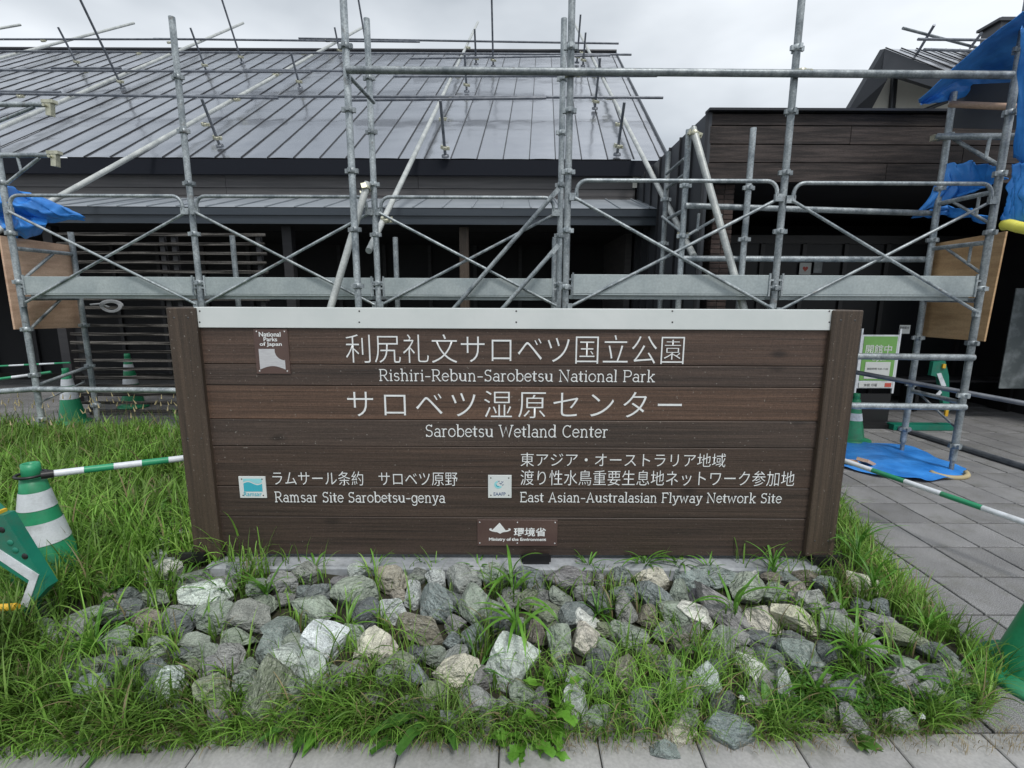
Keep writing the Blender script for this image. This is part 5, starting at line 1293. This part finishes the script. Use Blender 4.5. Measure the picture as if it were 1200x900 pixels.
# matted fringe at the foot
make_grass('fringe_grass', 'matted grass fringe along the foot of the stones by the kerb', 20000, (-3.2, 2.1), (1.46, 1.80), .09, .24, (.003, .009), (1.0, 2.4), 24, lean=-math.pi / 2, keep=lambda x, y, g_: ((y < 1.665 + .06 * np.sin(x * 4) + .06 * (x < -.7) + .05 * np.sin(x * 9.1)) | (g_.random(len(x)) < .3)) & (g_.random(len(x)) < np.where((x > .35) & (x < .72), .5, 1.0)), seed=5, yel=.10, dry=.08)
make_grass('edge_grass', 'grass overgrowing the right edge of the stone bed', 11000, (1.25, 2.6), (1.5, 4.3), .09, .24, (.004, .009), (.6, 2.0), 16, keep=lambda x, y, g_: (edist(x, y) < .34) | ((x > 1.5) & (g_.random(len(x)) < .35)), seed=6, yel=.22)
# straw litter
g_ = np.random.default_rng(9); n = 2600; x = g_.uniform(-2.6, 1.9, n); y = g_.uniform(1.50, 1.66, n); z = np.maximum(bedz(x, y), 0) + .003
blades('straw_litter', np.stack([x, y, z], 1), g_.uniform(.03, .08, n), g_.uniform(.0015, .003, n), g_.uniform(1.5, 2.0, n) + .5, np.array([.36, .29, .17])[None, :] * g_.uniform(.6, 1.15, (n, 1)), 'dry straw litter along the kerb edge', seed=10)['category'] = 'straw'
# seed stalks at the back left
n = 260; x = g_.uniform(-5.6, -1.9, n); y = g_.uniform(3.8, 5.4, n); z = bedz(x, y)
blades('seed_stalks', np.stack([x, y, z], 1), g_.uniform(.3, .6, n), g_.uniform(.003, .005, n), g_.uniform(.1, .7, n), np.array([.30, .27, .13])[None, :] * g_.uniform(.6, 1.1, (n, 1)), 'thin dry seed stalks above the grass at the back left', seed=11)
q = MB()
for k in range(150):
    a = Vector((random.uniform(-5.6, -2.0), random.uniform(4.2, 5.4), 0)); a.z = float(bedz(a.x, a.y)) + random.uniform(.28, .52)
    d = Vector((random.uniform(-.5, .5), random.uniform(-.3, .3), 1)).normalized(); q.tube(a, a + d * .045, .007, 5, r2=.002)
o = part('seed_heads', q, 'straw', None); o['kind'] = 'stuff'; o['label'] = 'dry seed heads on thin stalks at the back left'; o['category'] = 'grass'

# ------------------------------------------------------------------ single broad grasses and weeds
def leaf_mb(base, az, length, width, up, curl, serr=0, n=12, mid=.45, droop=1.0):
    """one curved blade or leaf with a folded midrib"""
    q = MB(); d = Vector((math.cos(az), math.sin(az), 0)); s = Vector((-math.sin(az), math.cos(az), 0))
    p = Vector(base); ang = up; vs = []
    for k in range(n + 1):
        t = k / n
        if serr: w_ = width * (math.sin(math.pi * min(1, t * .9 + .03)) ** .7) * (1 - .45 * serr * (k % 2)) * (.35 + .65 * t if t < .6 else 1)
        else: w_ = width * min(1, (t / mid + .25)) * (1 - t ** 2.4) ** .8
        nrm = Vector((-d.x * math.sin(ang), -d.y * math.sin(ang), math.cos(ang)))
        fold = nrm * (w_ * .22)
        wave = math.sin(t * 14 + az * 3) * width * (.12 if serr else .02)
        vs += [p - s * w_ * .5 + fold + nrm * wave, p, p + s * w_ * .5 + fold - nrm * wave]
        p = p + (d * math.cos(ang) + Vector((0, 0, 1)) * math.sin(ang)) * (length / n); ang -= curl / n
    q.add(vs, [(k * 3 + j, k * 3 + j + 1, k * 3 + j + 4, k * 3 + j + 3) for k in range(n) for j in range(2)], True)
    return q
def plant(px, py, nl, ln, wd, up, curl, serr, label, name='weed', cat='weed', col=(1, 1, 1), seed=0, azr=(0, 360), stem=0.0):
    r = random.Random(seed); p, z = onbed(px, py); t = thing(name, label, cat, tuple(p))
    if stem:
        st = MB(); top = p + Vector((r.uniform(-.02, .02), -.02, stem)); st.path([p, p.lerp(top, .5) + Vector((.004, 0, 0)), top], .0035, 6); part('stem', st, 'leaf', t, color=(.9, 1, .7))
    for k in range(nl):
        az = R(r.uniform(*azr)) if azr != (0, 360) else 2 * math.pi * k / nl + r.uniform(-.4, .4)
        b = p + Vector((0, 0, (stem * k / nl) if stem else 0))
        j = r.uniform(.75, 1.2)
        part('leaf', leaf_mb(b, az, ln * r.uniform(.65, 1.15), wd * r.uniform(.8, 1.2), R(r.uniform(*up)), r.uniform(*curl), serr), 'leaf', t, color=(col[0] * j, col[1] * j, col[2] * j))
    return t
plant(605, 758, 16, .27, .017, (20, 80), (.8, 2.1), 0, 'tall arching bright green reed grass in front of the ministry plaque', 'reed_grass', 'grass plant', (1.25, 1.2, 1.1), 1, stem=.20)
plant(600, 700, 7, .24, .018, (40, 85), (.8, 1.9), 0, 'upright green reed blades overlapping the left part of the ministry plaque', 'reed_grass', 'grass plant', (1.2, 1.15, 1.0), 2, stem=.14)
plant(755, 668, 14, .24, .015, (45, 85), (1.0, 2.4), 0, 'tuft of arching grass against the boards right of the ministry plaque', 'reed_grass', 'grass plant', (1.1, 1.05, 1.0), 3)
plant(797, 668, 9, .20, .014, (45, 85), (1.0, 2.4), 0, 'smaller arching grass tuft beside the larger tuft at the board foot', 'reed_grass', 'grass plant', (1.05, 1.05, 1.0), 4)
plant(858, 730, 7, .26, .020, (50, 88), (.8, 2.0), 0, 'few wide green blades rising over the blue-grey stone at right', 'reed_grass', 'grass plant', (1.15, 1.15, 1.1), 5, stem=.12)
plant(905, 676, 12, .22, .014, (45, 88), (.8, 2.2), 0, 'upright grass tuft just left of the right sign post', 'reed_grass', 'grass plant', (1.0, 1.05, 1.0), 6, stem=.08)
plant(1002, 668, 18, .26, .014, (50, 88), (.5, 1.8), 0, 'tall leafy grass growing beside the right sign post', 'reed_grass', 'grass plant', (.95, 1.05, 1.0), 7, stem=.18)
plant(1022, 700, 16, .24, .013, (40, 88), (.5, 1.8), 0, 'leafy grass at the corner of the bed by the paving', 'reed_grass', 'grass plant', (1.0, 1.05, 1.0), 8, stem=.12)
plant(985, 720, 14, .20, .013, (30, 80), (.6, 2.0), 0, 'bright grass tuft among the cream stones below the right post', 'reed_grass', 'grass plant', (1.2, 1.15, 1.0), 9)
plant(312, 700, 14, .22, .012, (45, 88), (.6, 2.0), 0, 'grass tuft before the plinth below the turquoise plate', 'reed_grass', 'grass plant', (1.1, 1.1, 1.0), 10)
plant(262, 700, 12, .24, .011, (35, 85), (.8, 2.2), 0, 'arching grass tuft at the foot of the left sign post', 'reed_grass', 'grass plant', (1.1, 1.1, 1.0), 11)
plant(408, 735, 14, .20, .011, (30, 80), (.6, 2.0), 0, 'grass tuft above the big pale stone left of centre', 'reed_grass', 'grass plant', (1.25, 1.15, 1.0), 12)
plant(440, 672, 8, .16, .009, (45, 88), (.6, 1.8), 0, 'small grass tuft against the plinth left of centre', 'reed_grass', 'grass plant', (1.1, 1.1, 1.0), 13)
plant(495, 664, 8, .13, .009, (35, 85), (.6, 2.0), 0, 'small spreading tuft on the plinth below the Sarobetsu words', 'reed_grass', 'grass plant', (1.0, 1.0, 1.0), 14)
plant(215, 690, 12, .24, .012, (30, 85), (.6, 2.0), 0, 'grass tuft over the pale stones left of the left sign post', 'reed_grass', 'grass plant', (1.1, 1.1, 1.0), 15)
plant(1010, 800, 18, .20, .012, (20, 70), (.6, 1.8), 0, 'lush bright grass tuft low on the slope at right', 'reed_grass', 'grass plant', (1.25, 1.2, 1.0), 16)
plant(1085, 740, 20, .15, .012, (40, 85), (.5, 1.6), 0, 'dense bright tuft at the paving edge right of the stones', 'reed_grass', 'grass plant', (1.15, 1.15, 1.0), 17)
plant(112, 760, 16, .24, .013, (30, 80), (.6, 1.9), 0, 'coarse grass tuft on the stones at the far left', 'reed_grass', 'grass plant', (1.1, 1.15, 1.0), 18)
plant(1000, 775, 16, .24, .016, (35, 85), (.6, 1.8), 0, 'broad bright grass blades fanning over the right slope', 'reed_grass', 'grass plant', (1.2, 1.2, 1.0), 61, stem=.06)
plant(955, 815, 14, .20, .015, (30, 80), (.6, 1.8), 0, 'broad grass tuft low on the slope below the right post', 'reed_grass', 'grass plant', (1.1, 1.15, 1.0), 62)
plant(1062, 800, 14, .20, .013, (30, 80), (.6, 1.8), 0, 'grass tuft over the dark flat stone near the right corner', 'reed_grass', 'grass plant', (1.05, 1.1, 1.0), 63)
plant(940, 715, 12, .18, .013, (30, 85), (.6, 2.0), 0, 'yellow-green tuft among the top stones near the right post', 'reed_grass', 'grass plant', (1.35, 1.2, .9), 64)
plant(1120, 790, 14, .16, .011, (30, 85), (.6, 1.8), 0, 'short grass tuft beside the cone at the right edge', 'reed_grass', 'grass plant', (1.0, 1.1, 1.0), 65)
plant(800, 760, 10, .18, .009, (20, 75), (.6, 1.8), 0, 'dark thin grass tuft mid-slope below the word Australasian', 'reed_grass', 'grass plant', (.8, .95, .9), 66)
plant(560, 790, 12, .20, .009, (20, 75), (.6, 1.8), 0, 'dark thin grass tuft left of the big pale stone', 'reed_grass', 'grass plant', (.8, .95, .9), 67)
plant(560, 668, 9, .14, .011, (40, 85), (.8, 2.2), 0, 'tuft against the plinth just left of the black bracket', 'reed_grass', 'grass plant', (1.1, 1.1, 1.0), 71)
plant(690, 668, 10, .15, .011, (40, 85), (.8, 2.2), 0, 'tuft against the plinth right of the ministry plaque', 'reed_grass', 'grass plant', (1.1, 1.1, 1.0), 72)
plant(370, 668, 9, .16, .011, (40, 85), (.8, 2.2), 0, 'tuft against the plinth below the Ramsar Site words', 'reed_grass', 'grass plant', (1.1, 1.1, 1.0), 73)
plant(830, 672, 9, .16, .012, (40, 85), (.8, 2.2), 0, 'tuft against the plinth below the word Flyway', 'reed_grass', 'grass plant', (1.1, 1.1, 1.0), 74)
plant(700, 720, 12, .16, .009, (20, 80), (.6, 2.0), 0, 'thin tuft between the stones right below the ministry plaque', 'reed_grass', 'grass plant', (1.0, 1.05, 1.0), 19)
plant(165, 640, 20, .30, .014, (45, 88), (.5, 1.8), 0, 'tall pale-tipped grass clump between the cone and the sign', 'reed_grass', 'grass plant', (1.3, 1.25, 1.0), 20)
plant(640, 845, 9, .17, .058, (10, 60), (.3, 1.2), .8, 'bright green jagged-leaved weed growing over the kerb below the centre', 'weed', 'weed', (1.35, 1.3, 1.1), 31, azr=(180, 380))
plant(618, 868, 8, .15, .055, (5, 45), (.3, 1.0), .8, 'second jagged-leaved weed spilling onto the kerb slab below the centre', 'weed', 'weed', (1.25, 1.25, 1.1), 32, azr=(180, 360))
plant(650, 815, 4, .13, .045, (30, 70), (.3, 1.0), .8, 'yellow-green serrated weed by the purplish upright stone', 'weed', 'weed', (1.6, 1.45, 1.2), 33)
plant(515, 838, 4, .27, .050, (10, 35), (.3, .9), .25, 'dock plant with long broad leaves lying toward the kerb left of centre', 'dock_plant', 'weed', (.62, .68, .8), 34, azr=(190, 300))
plant(395, 840, 5, .18, .055, (10, 50), (.3, .9), 0, 'broad-leaved weed low left of centre', 'dock_plant', 'weed', (1.05, 1.05, 1), 35, azr=(150, 330))
plant(150, 850, 3, .20, .024, (5, 35), (.3, .9), 0, 'narrow dock leaves over the kerb at the far left', 'dock_plant', 'weed', (.55, .62, .8), 36, azr=(190, 330))
plant(360, 850, 4, .18, .040, (5, 45), (.3, .9), .25, 'dock leaves at the kerb below the left stones', 'dock_plant', 'weed', (.65, .7, .8), 37, azr=(190, 330))
plant(775, 830, 7, .10, .045, (20, 60), (.3, .9), 0, 'small round-leaved weed low right of centre', 'weed', 'weed', (1.0, 1.0, 1), 38)
plant(720, 835, 6, .09, .040, (20, 60), (.3, .9), 0, 'small green weed left of the big foot stone', 'weed', 'weed', (1.1, 1.05, 1), 39)
plant(900, 832, 7, .11, .045, (20, 60), (.3, .9), 0, 'low leafy weed right of the blue-grey foot stone', 'weed', 'weed', (.9, .95, 1), 40)
plant(1003, 868, 5, .09, .045, (10, 50), (.3, .9), 0, 'small dandelion-like weed on the kerb at right', 'weed', 'weed', (.9, .85, 1), 41, azr=(180, 360))
for k, (px, py) in enumerate([(60, 700), (190, 610), (150, 560), (95, 520), (30, 790), (130, 700)]):
    plant(px, py, 7, .13, .045, (25, 75), (.3, 1.0), .2, 'broad-leaved weed in the grass, ' + ['by the barricade foot', 'near the left sign post', 'right of the cone bar end', 'at the back of the lawn', 'in the front left corner', 'below the left cone'][k], 'weed', 'weed', (1.0, 1.05, 1), 50 + k)
# clover mat at right front
g2 = random.Random(5); q = MB()
for k in range(1500):
    px, py = g2.uniform(900, 1190), g2.uniform(800, 865)
    p, z = onbed(px, py); 
    if z <= 0.004: continue
    p = p + Vector((0, 0, g2.uniform(.01, .05))); a0 = g2.uniform(0, 6.28); s = g2.uniform(.006, .011); tl = Vector((g2.uniform(-.4, .4), g2.uniform(-.4, .4), 1)).normalized()
    u = tl.orthogonal().normalized(); w_ = tl.cross(u)
    for j in range(3):
        a = a0 + j * 2.09; c = p + (u * math.cos(a) + w_ * math.sin(a)) * s
        q.add([p, c + (u * math.cos(a + 1.4) + w_ * math.sin(a + 1.4)) * s * .7, c + (u * math.cos(a) + w_ * math.sin(a)) * s * .9, c + (u * math.cos(a - 1.4) + w_ * math.sin(a - 1.4)) * s * .7], [(0, 1, 2, 3)])
o = part('clover_mat', q, 'leaf', None, color=(.75, .8, .9)); o['kind'] = 'stuff'; o['label'] = 'low clover mat at the right front corner of the bed'; o['category'] = 'clover'
# two small pale flowers
for px, py in ((867, 834), (1076, 856)):
    p, z = onbed(px, py); t = thing('clover_flower', 'small pale clover flower ' + ('right of the blue-grey foot stone' if px < 900 else 'near the right front corner'), 'flower', tuple(p))
    st = MB(); st.tube(p, p + Vector((0, 0, .06)), .0015, 5); part('stem', st, 'leaf', t, color=(1, 1, 1))
    q = MB(); c = p + Vector((0, -.005, .065))
    for k in range(14):
        a = k * 2.4; e = math.acos(1 - 1.4 * (k + .5) / 14); d = Vector((math.cos(a) * math.sin(e), math.sin(a) * math.sin(e), math.cos(e))); q.tube(c, c + d * .011, .0016, 5, r2=.003)
    part('flower_head', q, 'cap', t)
